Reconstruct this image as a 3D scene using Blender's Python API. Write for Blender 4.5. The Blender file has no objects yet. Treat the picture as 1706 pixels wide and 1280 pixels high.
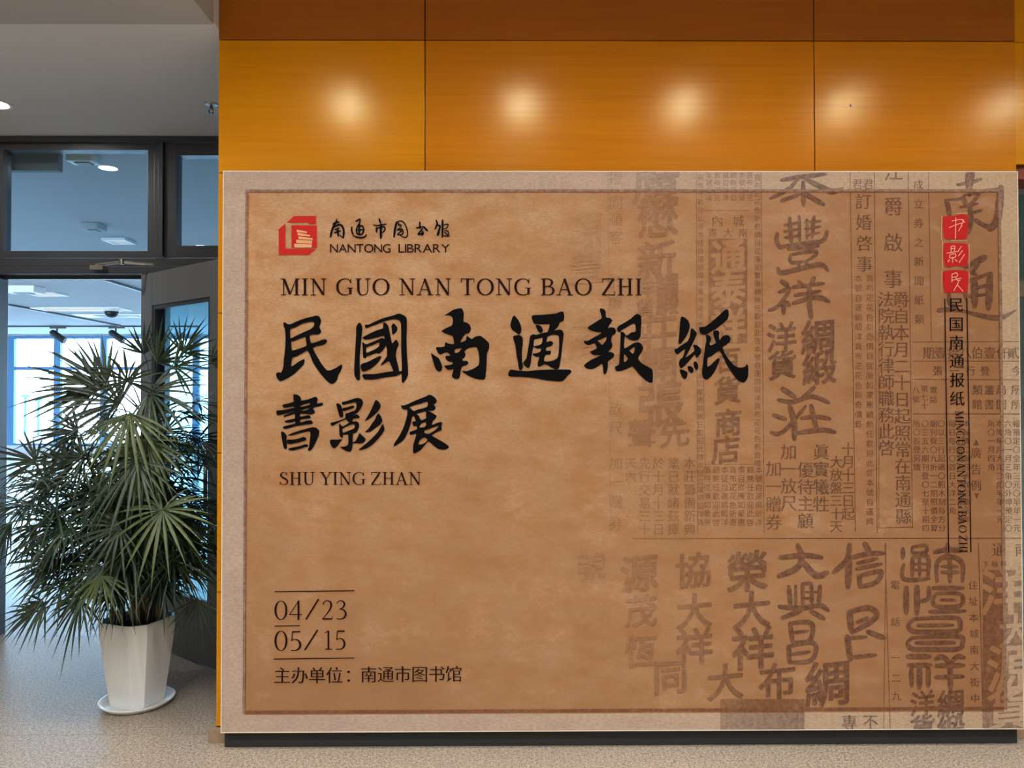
import bpy, bmesh, math, random
from mathutils import Vector, Matrix
from mathutils.geometry import tessellate_polygon

SC = bpy.context.scene
COL = SC.collection

# ------------------------------------------------------------------ camera
EYE = 1.5
F = 1280.0
CX, CY = 853.0, 640.0
PITCH, YAW, ROLL = 0.01495, 0.007457, -0.0015818
def _axes():
    c, s = math.cos(YAW), math.sin(YAW)
    r = Vector((c, -s, 0)); f0 = Vector((s, c, 0)); z = Vector((0, 0, 1))
    f = f0 * math.cos(PITCH) + z * math.sin(PITCH)
    u = -f0 * math.sin(PITCH) + z * math.cos(PITCH)
    c, s = math.cos(ROLL), math.sin(ROLL)
    return r * c + u * s, u * c - r * s, f
RIGHT, UP, FWD = _axes()
EYEP = Vector((0, 0, EYE))
def ray(px, py):
    return FWD + RIGHT * ((px - CX) / F) + UP * ((CY - py) / F)
def onY(px, py, y):
    d = ray(px, py); return EYEP + d * (y / d.y)
def onZ(px, py, z):
    d = ray(px, py); return EYEP + d * ((z - EYE) / d.z)
cam = bpy.data.cameras.new('camera')
cam.sensor_fit = 'HORIZONTAL'; cam.sensor_width = 36.0
cam.lens = 36.0 * F / 1706.0
cam.clip_start = 0.05; cam.clip_end = 300
camo = bpy.data.objects.new('camera', cam); COL.objects.link(camo)
M = Matrix.Identity(4)
for i in range(3):
    M[i][0] = RIGHT[i]; M[i][1] = UP[i]; M[i][2] = -FWD[i]; M[i][3] = EYEP[i]
camo.matrix_world = M
SC.camera = camo

# ------------------------------------------------------------------ world, exposure
def srgb(r, g, b, a=1.0):
    f = lambda c: (c / 255.0) / 12.92 if c <= 10.3 else (((c / 255.0) + 0.055) / 1.055) ** 2.4
    return (f(r), f(g), f(b), a)
world = bpy.data.worlds.new('overcast_sky'); SC.world = world; world.use_nodes = True
wb = world.node_tree.nodes['Background']
wb.inputs[0].default_value = (0.60, 0.80, 1.0, 1); wb.inputs[1].default_value = 15.0
SC.view_settings.view_transform = 'Standard'
SC.view_settings.look = 'None'
SC.view_settings.gamma = 1.0
SC.view_settings.use_curve_mapping = False
SC.view_settings.exposure = 0.0
SC.cycles.transparent_max_bounces = 32

DOWN_W = 14.5      # watts of each wall-washing downlight
LOBBY_W = 33.0     # watts of the other lobby downlights

# ------------------------------------------------------------------ materials
def newmat(name):
    m = bpy.data.materials.new(name); m.use_nodes = True
    nt = m.node_tree
    return m, nt, nt.nodes['Principled BSDF']
def N(nt, t, **kw):
    n = nt.nodes.new(t)
    for k, v in kw.items():
        if k in n.inputs: n.inputs[k].default_value = v
        else: setattr(n, k, v)
    return n
def L(nt, a, ao, b, bi): nt.links.new(a.outputs[ao], b.inputs[bi])
def mixcol(nt, fac, c1, c2, mode='MIX'):
    n = nt.nodes.new('ShaderNodeMix'); n.data_type = 'RGBA'; n.blend_type = mode
    for sock, v in ((n.inputs[0], fac), (n.inputs[6], c1), (n.inputs[7], c2)):
        if hasattr(v, 'node'): nt.links.new(v, sock)
        else: sock.default_value = v
    return n.outputs[2]
def mrange(nt, val, a, b, c=0.0, d=1.0):
    n = nt.nodes.new('ShaderNodeMapRange'); n.clamp = True
    nt.links.new(val, n.inputs[0])
    for i, v in enumerate((a, b, c, d)): n.inputs[i + 1].default_value = v
    return n.outputs[0]
def mth(nt, op, a, b=0.0):
    n = nt.nodes.new('ShaderNodeMath'); n.operation = op
    for i, v in enumerate((a, b)):
        if hasattr(v, 'node'): nt.links.new(v, n.inputs[i])
        else: n.inputs[i].default_value = v
    return n.outputs[0]
def noise(nt, scale, detail=4, stretch=None, rough=0.55):
    tc = nt.nodes.new('ShaderNodeTexCoord')
    src = tc.outputs['Object']
    if stretch:
        mp = nt.nodes.new('ShaderNodeMapping'); mp.inputs['Scale'].default_value = stretch
        nt.links.new(src, mp.inputs['Vector']); src = mp.outputs[0]
    n = nt.nodes.new('ShaderNodeTexNoise'); n.inputs['Scale'].default_value = scale
    n.inputs['Detail'].default_value = detail; n.inputs['Roughness'].default_value = rough
    nt.links.new(src, n.inputs['Vector'])
    return n.outputs['Fac']
def bump(nt, h, strength, dist, bsdf):
    b = nt.nodes.new('ShaderNodeBump'); b.inputs['Strength'].default_value = strength
    b.inputs['Distance'].default_value = dist
    nt.links.new(h, b.inputs['Height']); nt.links.new(b.outputs[0], bsdf.inputs['Normal'])
def plain(name, col, rough=0.6, metal=0.0, var=0.06, scale=6.0, spec=0.5):
    m, nt, b = newmat(name)
    c = srgb(*col)
    n = noise(nt, scale, 3)
    lo = tuple(x * (1 - var) for x in c[:3]) + (1,); hi = tuple(min(1, x * (1 + var)) for x in c[:3]) + (1,)
    nt.links.new(mixcol(nt, n, lo, hi), b.inputs['Base Color'])
    b.inputs['Roughness'].default_value = rough; b.inputs['Metallic'].default_value = metal
    b.inputs['Specular IOR Level'].default_value = spec
    return m
def emis(name, col, strength):
    m = bpy.data.materials.new(name); m.use_nodes = True; nt = m.node_tree
    nt.nodes.remove(nt.nodes['Principled BSDF'])
    e = nt.nodes.new('ShaderNodeEmission'); e.inputs[0].default_value = col; e.inputs[1].default_value = strength
    nt.links.new(e.outputs[0], nt.nodes['Material Output'].inputs[0])
    return m
def thin_glass(name, tint, ior=1.5, rough=0.0):
    m = bpy.data.materials.new(name); m.use_nodes = True; nt = m.node_tree
    nt.nodes.remove(nt.nodes['Principled BSDF'])
    t = nt.nodes.new('ShaderNodeBsdfTransparent'); t.inputs[0].default_value = tint
    g = nt.nodes.new('ShaderNodeBsdfGlossy'); g.inputs['Roughness'].default_value = rough
    lw = nt.nodes.new('ShaderNodeLayerWeight'); lw.inputs[0].default_value = 0.5
    fac = mth(nt, 'ADD', mth(nt, 'MULTIPLY', mth(nt, 'POWER', lw.outputs['Facing'], 5.0), 0.9), (ior - 1) ** 2 / (ior + 1) ** 2)
    mx = nt.nodes.new('ShaderNodeMixShader')
    nt.links.new(fac, mx.inputs[0]); nt.links.new(t.outputs[0], mx.inputs[1]); nt.links.new(g.outputs[0], mx.inputs[2])
    nt.links.new(mx.outputs[0], nt.nodes['Material Output'].inputs[0])
    return m

def wood_mat(name, c1, c2, c3, seed):
    m, nt, b = newmat(name)
    g1 = noise(nt, 3.0, 5, (0.5, 8.0, 16.0)); g2 = noise(nt, 5.0, 4, (1.0, 6.0, 90.0), 0.7)
    g3 = noise(nt, 0.9, 2)
    c = mixcol(nt, mrange(nt, g1, 0.3, 0.7), srgb(*c1), srgb(*c2))
    c = mixcol(nt, mrange(nt, g3, 0.35, 0.7, 0, 0.6), c, srgb(*c3))
    c = mixcol(nt, mrange(nt, g2, 0.45, 0.8, 0, 0.22), c, srgb(c1[0] * .7, c1[1] * .62, c1[2] * .5))
    nt.links.new(c, b.inputs['Base Color'])
    b.inputs['Roughness'].default_value = 0.215
    b.inputs['Specular IOR Level'].default_value = 0.36
    b.inputs['Specular Tint'].default_value = (1.0, 0.86, 0.52, 1)   # yellowed lacquer
    bump(nt, g2, 0.05, 0.002, b)
    return m
WOOD = wood_mat('orange_veneer', (204, 133, 4), (216, 146, 6), (207, 133, 6), 0)
WOODB = wood_mat('brown_orange_veneer', (192, 118, 8), (204, 130, 12), (192, 116, 12), 0)
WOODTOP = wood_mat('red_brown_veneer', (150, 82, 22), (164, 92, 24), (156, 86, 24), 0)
GAP = plain('dark_joint', (60, 22, 12), 0.9)
GALCEIL = plain('gallery_ceiling_paint', (186, 192, 198), 0.9, scale=2, var=0.02)
CEIL = plain('ceiling_paint', (204, 206, 208), 0.95, scale=2, var=0.02, spec=0.2)
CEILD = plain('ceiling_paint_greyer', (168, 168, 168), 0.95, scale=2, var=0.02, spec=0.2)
WHITEWALL = plain('white_wall_paint', (206, 208, 208), 0.9, scale=2, var=0.02)
LOBBYWALL = plain('warm_wall_paint', (140, 128, 112), 0.9, scale=2, var=0.03)
DGREY = plain('dark_grey_aluminium', (70, 73, 80), 0.38, 0.25, 0.05)
LEAFGREY = plain('grey_powder_coat', (106, 108, 110), 0.45, 0.1, 0.05)
BLUEFR = plain('blue_grey_frame', (70, 118, 160), 0.4, 0.3, 0.05)
CHROME = plain('brushed_metal', (190, 186, 178), 0.3, 0.9, 0.05)
WHITEPL = plain('white_plastic', (225, 226, 224), 0.4, 0, 0.02)
BLACKPL = plain('black_plastic', (26, 26, 28), 0.4, 0, 0.02)
STONE = plain('beige_stone', (150, 128, 104), 0.45, 0, 0.12, 40)
CERAMIC = plain('white_ceramic', (228, 233, 236), 0.28, 0, 0.02)
SOIL = plain('dark_soil', (62, 44, 36), 0.95, 0, 0.5, 60)
GLASS = thin_glass('clear_glass', (0.86, 0.94, 0.97, 1), 1.5)
GLASS_T = thin_glass('transom_glass', (0.84, 0.92, 0.95, 1), 1.5)
GLASS_L = thin_glass('tinted_leaf_glass', (0.80, 0.93, 0.96, 1), 1.6)
LAMP = emis('lamp_lens', (1.0, 0.93, 0.78, 1), 42.0)
LAMPSOFT = emis('lit_panel', (0.95, 0.97, 1.0, 1), 0.75)

def floor_mat(name, base, dark, light, rough, speck=True, tile=None):
    m, nt, b = newmat(name)
    n1 = noise(nt, 170, 2, None, 0.6); n2 = noise(nt, 75, 3, None, 0.7); n3 = noise(nt, 1.2, 3)
    c = mixcol(nt, mrange(nt, n2, 0.38, 0.66), srgb(*dark), srgb(*base))
    c = mixcol(nt, mrange(nt, n1, 0.52, 0.68), c, srgb(*light))
    c = mixcol(nt, mrange(nt, n3, 0.3, 0.7, 0, 0.15), c, srgb(*dark))
    nt.links.new(c, b.inputs['Base Color'])
    nt.links.new(mrange(nt, n2, 0.3, 0.7, rough * 0.85, rough * 1.2), b.inputs['Roughness'])
    bump(nt, n1, 0.06, 0.001, b)
    return m
GRANITE = floor_mat('speckled_granite', (186, 172, 156), (112, 100, 88), (222, 212, 198), 0.34)
FARFLOOR = floor_mat('pale_polished_floor', (188, 190, 192), (150, 154, 158), (208, 210, 212), 0.22)

def paper_nodes(nt):
    """colour of the aged-paper print in board coordinates (x, z in metres)"""
    tc = nt.nodes.new('ShaderNodeTexCoord'); sp = nt.nodes.new('ShaderNodeSeparateXYZ')
    nt.links.new(tc.outputs['Object'], sp.inputs[0])
    x, z = sp.outputs[0], sp.outputs[2]
    # soft-edged inside mask: inside the printed border rectangle
    a = mrange(nt, x, PX0 - .001, PX0 + .001); b = mrange(nt, x, PX1 + .001, PX1 - .001)
    c = mrange(nt, z, PZ0 - .001, PZ0 + .001); d = mrange(nt, z, PZ1 + .001, PZ1 - .001)
    inside = mth(nt, 'MULTIPLY', mth(nt, 'MULTIPLY', a, b), mth(nt, 'MULTIPLY', c, d))
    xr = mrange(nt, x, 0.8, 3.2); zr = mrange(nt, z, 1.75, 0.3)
    big = noise(nt, 1.6, 4, None, 0.6); mid = noise(nt, 9, 5, (0.6, 1, 1.2), 0.65); fine = noise(nt, 95, 4, (0.6, 1, 1.5), 0.75)
    inn = mixcol(nt, mrange(nt, big, 0.3, 0.7), srgb(182, 146, 112), srgb(200, 165, 132))
    inn = mixcol(nt, mrange(nt, mid, 0.38, 0.64, 0, 0.85), inn, srgb(172, 122, 76))
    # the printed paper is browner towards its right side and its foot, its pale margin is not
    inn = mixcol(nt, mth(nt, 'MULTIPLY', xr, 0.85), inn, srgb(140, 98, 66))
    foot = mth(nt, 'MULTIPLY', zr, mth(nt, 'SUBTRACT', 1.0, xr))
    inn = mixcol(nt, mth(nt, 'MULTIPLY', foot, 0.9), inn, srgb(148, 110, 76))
    blot = noise(nt, 4.2, 5, (0.8, 1, 1.3), 0.7)
    inn = mixcol(nt, mrange(nt, blot, 0.36, 0.62, 0.55, 0), inn, mixcol(nt, 1.0, inn, (0.76, 0.72, 0.66, 1), 'MULTIPLY'))
    inn = mixcol(nt, mrange(nt, blot, 0.56, 0.74, 0, 0.5), inn, srgb(190, 158, 132))
    out = mixcol(nt, mrange(nt, mid, 0.3, 0.7), srgb(166, 149, 142), srgb(180, 165, 152))
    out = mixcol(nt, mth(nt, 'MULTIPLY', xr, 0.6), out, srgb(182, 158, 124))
    col = mixcol(nt, inside, out, inn)
    col = mixcol(nt, mrange(nt, fine, 0.42, 0.66, 0, 0.5), col, srgb(150, 104, 66))
    return col, x, xr
YB = 3.27
BX0, BX1, BZ0, BZ1 = -1.20639, 2.19858, 0.07832, 2.46009
p0 = onY(411, 319, YB); p1 = onY(1674, 1186, YB)
PX0, PX1, PZ0, PZ1 = p0.x - BX0, p1.x - BX0 - 0.004, p1.z, p0.z
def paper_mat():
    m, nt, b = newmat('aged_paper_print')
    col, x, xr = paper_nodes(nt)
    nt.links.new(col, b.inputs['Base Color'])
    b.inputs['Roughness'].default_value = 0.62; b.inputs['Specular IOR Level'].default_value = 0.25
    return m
def ink_mat(name, mul, strength, x0, x1, lo=0.0):
    """translucent newsprint ink over the paper: the paper colour times the ink, fading out to the left"""
    m, nt, b = newmat(name)
    col, x, xr = paper_nodes(nt)
    inked = mixcol(nt, 1.0, col, mul, 'MULTIPLY')
    fade = mrange(nt, x, x0, x1, lo, strength)
    n = mrange(nt, noise(nt, 45, 4, None, 0.7), 0.3, 0.62, 0.45, 1.0)
    nt.links.new(mixcol(nt, mth(nt, 'MULTIPLY', fade, n), col, inked), b.inputs['Base Color'])
    b.inputs['Roughness'].default_value = 0.62; b.inputs['Specular IOR Level'].default_value = 0.25
    return m
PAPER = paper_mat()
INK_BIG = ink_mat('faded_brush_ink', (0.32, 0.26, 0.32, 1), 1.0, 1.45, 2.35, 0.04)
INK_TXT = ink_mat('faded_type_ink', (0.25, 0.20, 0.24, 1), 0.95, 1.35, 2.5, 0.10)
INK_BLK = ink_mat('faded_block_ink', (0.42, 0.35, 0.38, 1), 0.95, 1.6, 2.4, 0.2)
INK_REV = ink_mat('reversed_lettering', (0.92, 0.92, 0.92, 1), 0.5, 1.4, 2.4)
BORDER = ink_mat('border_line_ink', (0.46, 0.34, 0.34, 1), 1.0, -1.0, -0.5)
BLACK = plain('black_print_ink', (9, 9, 11), 0.7, 0, 0.1, spec=0.06)
BROWNBLK = plain('brown_black_print_ink', (36, 14, 12), 0.7, 0, 0.1, spec=0.06)
RED = plain('red_print_ink', (184, 24, 20), 0.6, 0, 0.05, spec=0.25)
SEALRED = plain('seal_red_ink', (178, 20, 20), 0.6, 0, 0.12, 30, spec=0.25)
SEALINK = plain('pale_seal_lettering', (236, 176, 150), 0.6, 0, 0.05, spec=0.25)
LOGOPAPER = PAPER

# ------------------------------------------------------------------ mesh helpers
def link(name, me, mat, parent=None, kind=None):
    o = bpy.data.objects.new(name, me); COL.objects.link(o)
    if mat is not None and not me.materials: me.materials.append(mat)
    if parent: o.parent = parent
    if kind: o['kind'] = kind
    return o
def mesh(name, verts, faces, mat, parent=None, kind=None, smooth=False):
    me = bpy.data.meshes.new(name); me.from_pydata([tuple(v) for v in verts], [], faces); me.update()
    if smooth:
        for p in me.polygons: p.use_smooth = True
    return link(name, me, mat, parent, kind)
def frombm(name, bm, mat, parent=None, kind=None, smooth=False):
    me = bpy.data.meshes.new(name); bm.to_mesh(me); bm.free()
    if smooth:
        for p in me.polygons: p.use_smooth = True
    return link(name, me, mat, parent, kind)
def bbox(bm, x0, y0, z0, x1, y1, z1, bev=0.0):
    r = bmesh.ops.create_cube(bm, size=1.0)
    vs = r['verts']
    for v in vs:
        v.co = Vector((x0 + (v.co.x + .5) * (x1 - x0), y0 + (v.co.y + .5) * (y1 - y0), z0 + (v.co.z + .5) * (z1 - z0)))
    if bev > 0:
        es = list({e for v in vs for e in v.link_edges})
        bmesh.ops.bevel(bm, geom=es, offset=bev, segments=2, profile=0.7, affect='EDGES')
def box(name, x0, y0, z0, x1, y1, z1, mat, parent=None, kind=None, bev=0.0):
    bm = bmesh.new(); bbox(bm, min(x0, x1), min(y0, y1), min(z0, z1), max(x0, x1), max(y0, y1), max(z0, z1), bev)
    return frombm(name, bm, mat, parent, kind)
def lathe(bm, prof, n=24, c=(0, 0, 0), phase=0.0):
    rings = []
    for r, z in prof:
        rings.append([bm.verts.new((c[0] + r * math.cos(phase + 2 * math.pi * k / n), c[1] + r * math.sin(phase + 2 * math.pi * k / n), c[2] + z)) for k in range(n)])
    for a, b in zip(rings, rings[1:]):
        for k in range(n):
            bm.faces.new((a[k], a[(k + 1) % n], b[(k + 1) % n], b[k]))
    bm.faces.new(list(reversed(rings[0]))); bm.faces.new(rings[-1])
def tube(bm, pts, radii, n=8):
    rings = []
    pts = [Vector(p) for p in pts]
    for i, p in enumerate(pts):
        d = (pts[min(i + 1, len(pts) - 1)] - pts[max(i - 1, 0)]).normalized()
        a = d.cross(Vector((0, 0, 1))) if abs(d.z) < .9 else d.cross(Vector((1, 0, 0)))
        a.normalize(); b = d.cross(a)
        r = radii[i] if hasattr(radii, '__len__') else radii
        rings.append([bm.verts.new(p + (a * math.cos(2 * math.pi * k / n) + b * math.sin(2 * math.pi * k / n)) * r) for k in range(n)])
    for a, b in zip(rings, rings[1:]):
        for k in range(n): bm.faces.new((a[k], b[k], b[(k + 1) % n], a[(k + 1) % n]))
    bm.faces.new(rings[0]); bm.faces.new(list(reversed(rings[-1])))
def empty(name, loc):
    o = bpy.data.objects.new(name, None); COL.objects.link(o); o.location = loc; o.empty_display_size = .1
    return o
def tag(o, label, cat, group=None):
    o['label'] = label; o['category'] = cat
    if group: o['group'] = group
    return o
def structure(name, loc=(0, 0, 0)):
    o = empty(name, loc); o['kind'] = 'structure'; return o

# ------------------------------------------------------------------ measures
YW = 3.38            # face of the wood wall
YD = 4.85            # plane of the door and transoms
XWL = onY(362.5, 640, YW).x        # left end of the wood wall
XWR = onY(1694, 640, YW).x         # right end of it
ZC1 = 3.28           # lobby ceiling
ZC2 = onY(180, 227, YD - .06).z    # ceiling of the corridor before the door
ZFAR = 3.10
YFAR = 20.0

# ------------------------------------------------------------------ floor
fl = structure('floor')
def slab(x0, y0, x1, y1, mat):
    box('floor_slab', x0, y0, -0.08, x1, y1, 0.0, mat, fl)
YJ = onZ(150, 1224.5, 0).y
XS = onZ(176, 1260, 0).x
for (x0, x1) in ((-5.6, XS), (XS + .0012, 6.4)):
    slab(x0, -4.5, x1, -1.2, GRANITE); slab(x0, -1.197, x1, YJ - .0015, GRANITE)
    slab(x0, YJ + .0015, x1, YD - .02, GRANITE)
slab(-20.6, YD - .0185, 6.4, YFAR + .3, FARFLOOR)
box('floor_bed', -20.6, -4.5, -.2, 6.4, YFAR + .3, -.081, GAP, fl)

# ------------------------------------------------------------------ wood wall
wb_ = structure('wall_back', (0, 0, 0))
box('wall_core', XWL + .012, YW + .022, 0.0, XWR, YW + .22, ZC1, GAP, wb_)
# joint heights and positions read where the panel joints run
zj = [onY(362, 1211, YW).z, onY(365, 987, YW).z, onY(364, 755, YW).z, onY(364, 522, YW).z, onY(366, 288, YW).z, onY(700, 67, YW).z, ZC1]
xj = [XWL, onY(708, 200, YW).x, onY(1357, 200, YW).x, onY(1692, 120, YW).x]
g = 0.0022
for zi in range(len(zj) - 1):
    for xi in range(len(xj) - 1):
        x0 = xj[xi] + (g if xi else 0); x1 = xj[xi + 1] - g
        bm = bmesh.new(); bbox(bm, x0, YW, zj[zi] + g, x1, YW + .02, zj[zi + 1] - g, .0012)
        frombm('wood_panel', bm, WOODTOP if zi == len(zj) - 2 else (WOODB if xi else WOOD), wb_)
for zi in range(len(zj) - 1):      # the end of the wall, clad as well
    box('wood_panel', XWL, YW + .022, zj[zi] + g, XWL + .011, YW + .22, zj[zi + 1] - g, WOOD, wb_, bev=.001)
    box('wood_panel', XWR, YW + .022, zj[zi] + g, XWR + .011, YW + .22, zj[zi + 1] - g, WOOD, wb_, bev=.001)
bb = structure('baseboard_back')
box('skirting_board', XWL - .022, YW - .03, 0, XWR + .02, YW - .001, zj[0] - .001, STONE, bb, bev=.003)
box('skirting_board', XWL - .022, YW - .001, 0, XWL - .001, YW + .22, zj[0] - .001, STONE, bb, bev=.003)
# screw mark in the third upper panel
bm = bmesh.new(); p = onY(1417, 176, YW); bmesh.ops.create_uvsphere(bm, u_segments=8, v_segments=5, radius=.006)
for v in bm.verts: v.co = Vector((v.co.x * .6, v.co.y * .4, v.co.z * 1.2)) + Vector((p.x, YW - .001, p.z))
hk = frombm('wall_hook', bm, BLACKPL); tag(hk, 'tiny dark hook stub on the orange wood panel above the board', 'hook')

# lintel and opening right of the wood wall
wr = structure('wall_right')
zl = onY(1702, 278, YW + .05).z
for z0, z1 in ((zl, zj[5] - g), (zj[5] + g, ZC1)):
    box('wood_panel', XWR + .014, YW + .01, z0, 4.2, YW + .03, z1, WOOD, wr, bev=.001)
box('lintel_core', XWR + .014, YW + .031, zl, 4.2, YW + .22, ZC1, GAP, wr)
box('lintel_underside', XWR + .014, YW + .035, zl - .06, 4.2, YW + .2, zl - .001, plain('red_brown_wood', (120, 52, 24), .4), wr)
box('wall_pier', 4.2, YW, 0, 5.6, YW + .2, ZC1, LOBBYWALL, wr)
d2 = structure('door_2')
box('door_panel', XWR + .06, YW + .5, 0, XWR + .12, YW + .56, zl, DGREY, d2)
box('door_panel', 4.1, YW + .5, 0, 4.2, YW + .56, zl, DGREY, d2)
box('door_rail', XWR + .12, YW + .5, 2.0, 4.1, YW + .56, 2.08, CHROME, d2)
box('door_rail', XWR + .12, YW + .5, 0, 4.1, YW + .56, .1, DGREY, d2)
box('glass_pane', XWR + .12, YW + .525, .1, 4.1, YW + .533, 2.0, GLASS_L, d2)
box('glass_pane', XWR + .12, YW + .525, 2.08, 4.1, YW + .533, zl, GLASS_L, d2)

# ------------------------------------------------------------------ ceilings and lobby shell
c1 = structure('ceiling')
box('ceiling_board', -5.6, -4.5, ZC1, 6.4, YW + .0, ZC1 + .12, CEIL, c1)
box('ceiling_board', -5.5, 2.2, ZC2 - .012, XWL - .35, onY(180, 29, YW - .06).y - .004, ZC1 - .001, CEILD, c1)
box('ceiling_board', XWL - .349, 2.6, ZC2 - .012, XWL - .001, onY(180, 29, YW - .06).y - .004, ZC1 - .001, CEILD, c1)
box('ceiling_board', XWL, YW + .0, ZC1, 6.4, YD + .1, ZC1 + .12, CEIL, c1)
box('ceiling_drop', -5.6, onY(180, 29, YW - .06).y, ZC2, XWL - .001, YD - .05, ZC1 + .12, CEIL, c1)
wl = structure('wall_left')
box('lobby_wall', -5.6, -4.5, 0, -5.5, YD, ZC1, LOBBYWALL, wl)
wf = structure('wall_front')
box('lobby_wall', -5.6, -4.6, 0, 6.4, -4.5, ZC1, LOBBYWALL, wf)
wr2 = structure('wall_right.001')
box('lobby_wall', 5.6, -4.5, 0, 5.7, YD, ZC1, LOBBYWALL, wr2)

# door wall (either side of the frame)
XJ0 = onY(12, 700, YD + .07).x      # inner edge of left jamb
XJ1 = onY(241, 700, YD).x          # inner edge of right jamb
ZDH = onY(120, 459, YD).z          # underside of door head
ZT0 = onY(130, 421, YD).z; ZT1 = onY(130, 246, YD).z   # transom glass
wd = structure('wall_back.001')
box('partition_wall', -5.5, YD, 0, XJ0 - .62, YD + .12, ZC2 + .1, WHITEWALL, wd)
box('partition_wall', -1.2, YD, 0, 6.4, YD + .12, ZC1, WHITEWALL, wd)
box('partition_wall', -5.5, YD, ZC2, -1.2, YD + .12, ZC1 + .1, WHITEWALL, wd)

tr = structure('trim_1')           # fixed frame round door and transoms
XM0 = onY(256, 330, YD).x; XM1 = onY(291, 330, YD).x      # mullion between the two transoms
XR = -1.2
XL = XJ0 - .62
def bar(name, x0, z0, x1, z1, y0=YD - .05, y1=YD + .07, par=tr, mat=DGREY):
    return box(name, x0, y0, z0, x1, y1, z1, mat, par, bev=.003)
XTL = onY(14, 330, YD).x
bar('door_jamb', XJ0 - .09, 0, XJ0, ZDH)
bar('door_jamb', XJ1, 0, XJ1 + .07, ZDH)
bar('door_jamb', XL, 0, XL + .08, ZDH)
bar('door_jamb', XR - .08, 0, XR, ZDH)
bar('head_rail', XL, ZT0 - .02 - .075, XR, ZT0 - .045)
bar('head_rail', XL, ZDH, XR, ZT0 - .1, y0=YD - .07, y1=YD + .05)
bar('door_stop', XJ0, ZDH - .02, XJ1, ZDH - .001, y0=YD + .02)
bar('top_rail', XL, ZC2 - .035, XR, ZC2 - .002, y0=YD - .07)
bar('mullion', onY(263, 330, YD).x, ZT0 - .04, onY(270, 330, YD).x - .002, ZC2 - .036, y0=YD - .055)
bar('mullion', onY(270, 330, YD).x, ZT0 - .04, onY(278, 330, YD).x, ZC2 - .036, y0=YD - .06)
bar('mullion', XL, ZT0 - .04, XTL - .05, ZC2 - .036)
# transom windows: own sash frames and panes
def sash(name, x0, z0, x1, z1, w, glass, y0=YD - .04, y1=YD + .04, mat=DGREY, wtop=None):
    o = structure(name)
    wt = wtop or w
    b_ = lambda n, *a: box(n, a[0], y0, a[1], a[2], y1, a[3], mat, o, bev=.003)
    b_('window_frame', x0, z0, x0 + w, z1); b_('window_frame', x1 - w, z0, x1, z1)
    b_('window_frame', x0 + w, z0, x1 - w, z0 + wt); b_('window_frame', x0 + w, z1 - wt, x1 - w, z1)
    box('glass_pane', x0 + w, (y0 + y1) / 2 - .003, z0 + wt, x1 - w, (y0 + y1) / 2 + .003, z1 - wt, glass, o)
    return o
w = .042
sash('window_1', XTL - .048, ZT0 - .038, onY(262, 330, YD).x, ZC2 - .038, w, GLASS_T)
sash('window_2', onY(279, 330, YD).x, ZT0 - .038, XR, ZC2 - .038, .075, GLASS_T)

# side light / fixed leaf left of the opening and right of it
for nm, a, b_ in (('window_3', XL + .081, XJ0 - .091), ('window_4', XJ1 + .071, XR - .081)):
    sash(nm, a, .02, b_, ZDH - .01, .07, GLASS_L)

# ------------------------------------------------------------------ open door leaf
HX, HY = onY(240, 700, YD - .08).x, YD - .08
pA = onZ(289, 1075, .012); pB = onZ(357, 1102, .012)
dirv = Vector((pB.x - pA.x, pB.y - pA.y, 0)).normalized()
ang = math.atan2(dirv.y, dirv.x)
door = structure('door_1', (HX, HY, 0)); door.rotation_euler = (0, 0, ang)
DW, DH, DT = .90, ZDH - .012, .045
def leaf(name, x0, z0, x1, z1, mat=LEAFGREY, y0=-DT / 2, y1=DT / 2, bev=.003):
    return box(name, x0, y0, z0, x1, y1, z1, mat, door, bev=bev)
leaf('door_stile', 0, .012, .135, DH); leaf('door_stile', DW - .11, .012, DW, DH)
leaf('door_rail', .1351, .012, DW - .1101, .33); leaf('door_rail', .1351, DH - .2, DW - .1101, DH)
leaf('glazing_bead', .1351, .331, .16, DH - .201, DGREY, -.016, .016, .001); leaf('glazing_bead', DW - .135, .331, DW - .1101, DH - .201, DGREY, -.016, .016, .001)
leaf('glazing_bead', .1601, DH - .225, DW - .1351, DH - .201, DGREY, -.016, .016, .001); leaf('glazing_bead', .1601, .331, DW - .1351, .355, DGREY, -.016, .016, .001)
leaf('glass_pane', .1601, .3551, DW - .1351, DH - .2251, GLASS_L, -.004, .004, 0)
for s in (-1, 1):
    bm = bmesh.new(); tube(bm, [(DW - .055, s * DT / 2, 1.25), (DW - .055, s * .075, 1.25), (DW - .055, s * .075, .85), (DW - .055, s * DT / 2, .85)], .011, 10)
    frombm('door_handle', bm, CHROME, door, smooth=True)
for z in (.25, 1.1, DH - .25):
    bm = bmesh.new(); tube(bm, [(-.008, 0, z - .05), (-.008, 0, z + .05)], .009, 10); frombm('door_hinge', bm, CHROME, door)
# door closer on the head rail, its arm reaching to the leaf
cl = structure('trim_2')
q = onY(160, 446, YD - .1); q2 = onY(203, 437, YD - .2); q3 = onY(245, 441, YD - .14)
bm = bmesh.new(); bbox(bm, q.x - .03, YD - .12, q.z - .012, q.x + .05, YD - .06, q.z + .012, .003); frombm('closer_shoe', bm, CHROME, cl)
bm = bmesh.new(); tube(bm, [(q.x, YD - .1, q.z + .016), (q2.x, YD - .2, q2.z)], .009, 8); frombm('closer_arm', bm, CHROME, cl)
bm = bmesh.new(); tube(bm, [(q2.x, YD - .2, q2.z), (q3.x + .04, YD - .14, q3.z)], .009, 8); frombm('closer_arm', bm, CHROME, cl)
bm = bmesh.new(); tube(bm, [(q2.x, YD - .2, q2.z - .014), (q2.x, YD - .2, q2.z + .018)], .015, 10); frombm('closer_pivot', bm, CHROME, cl)

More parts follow.
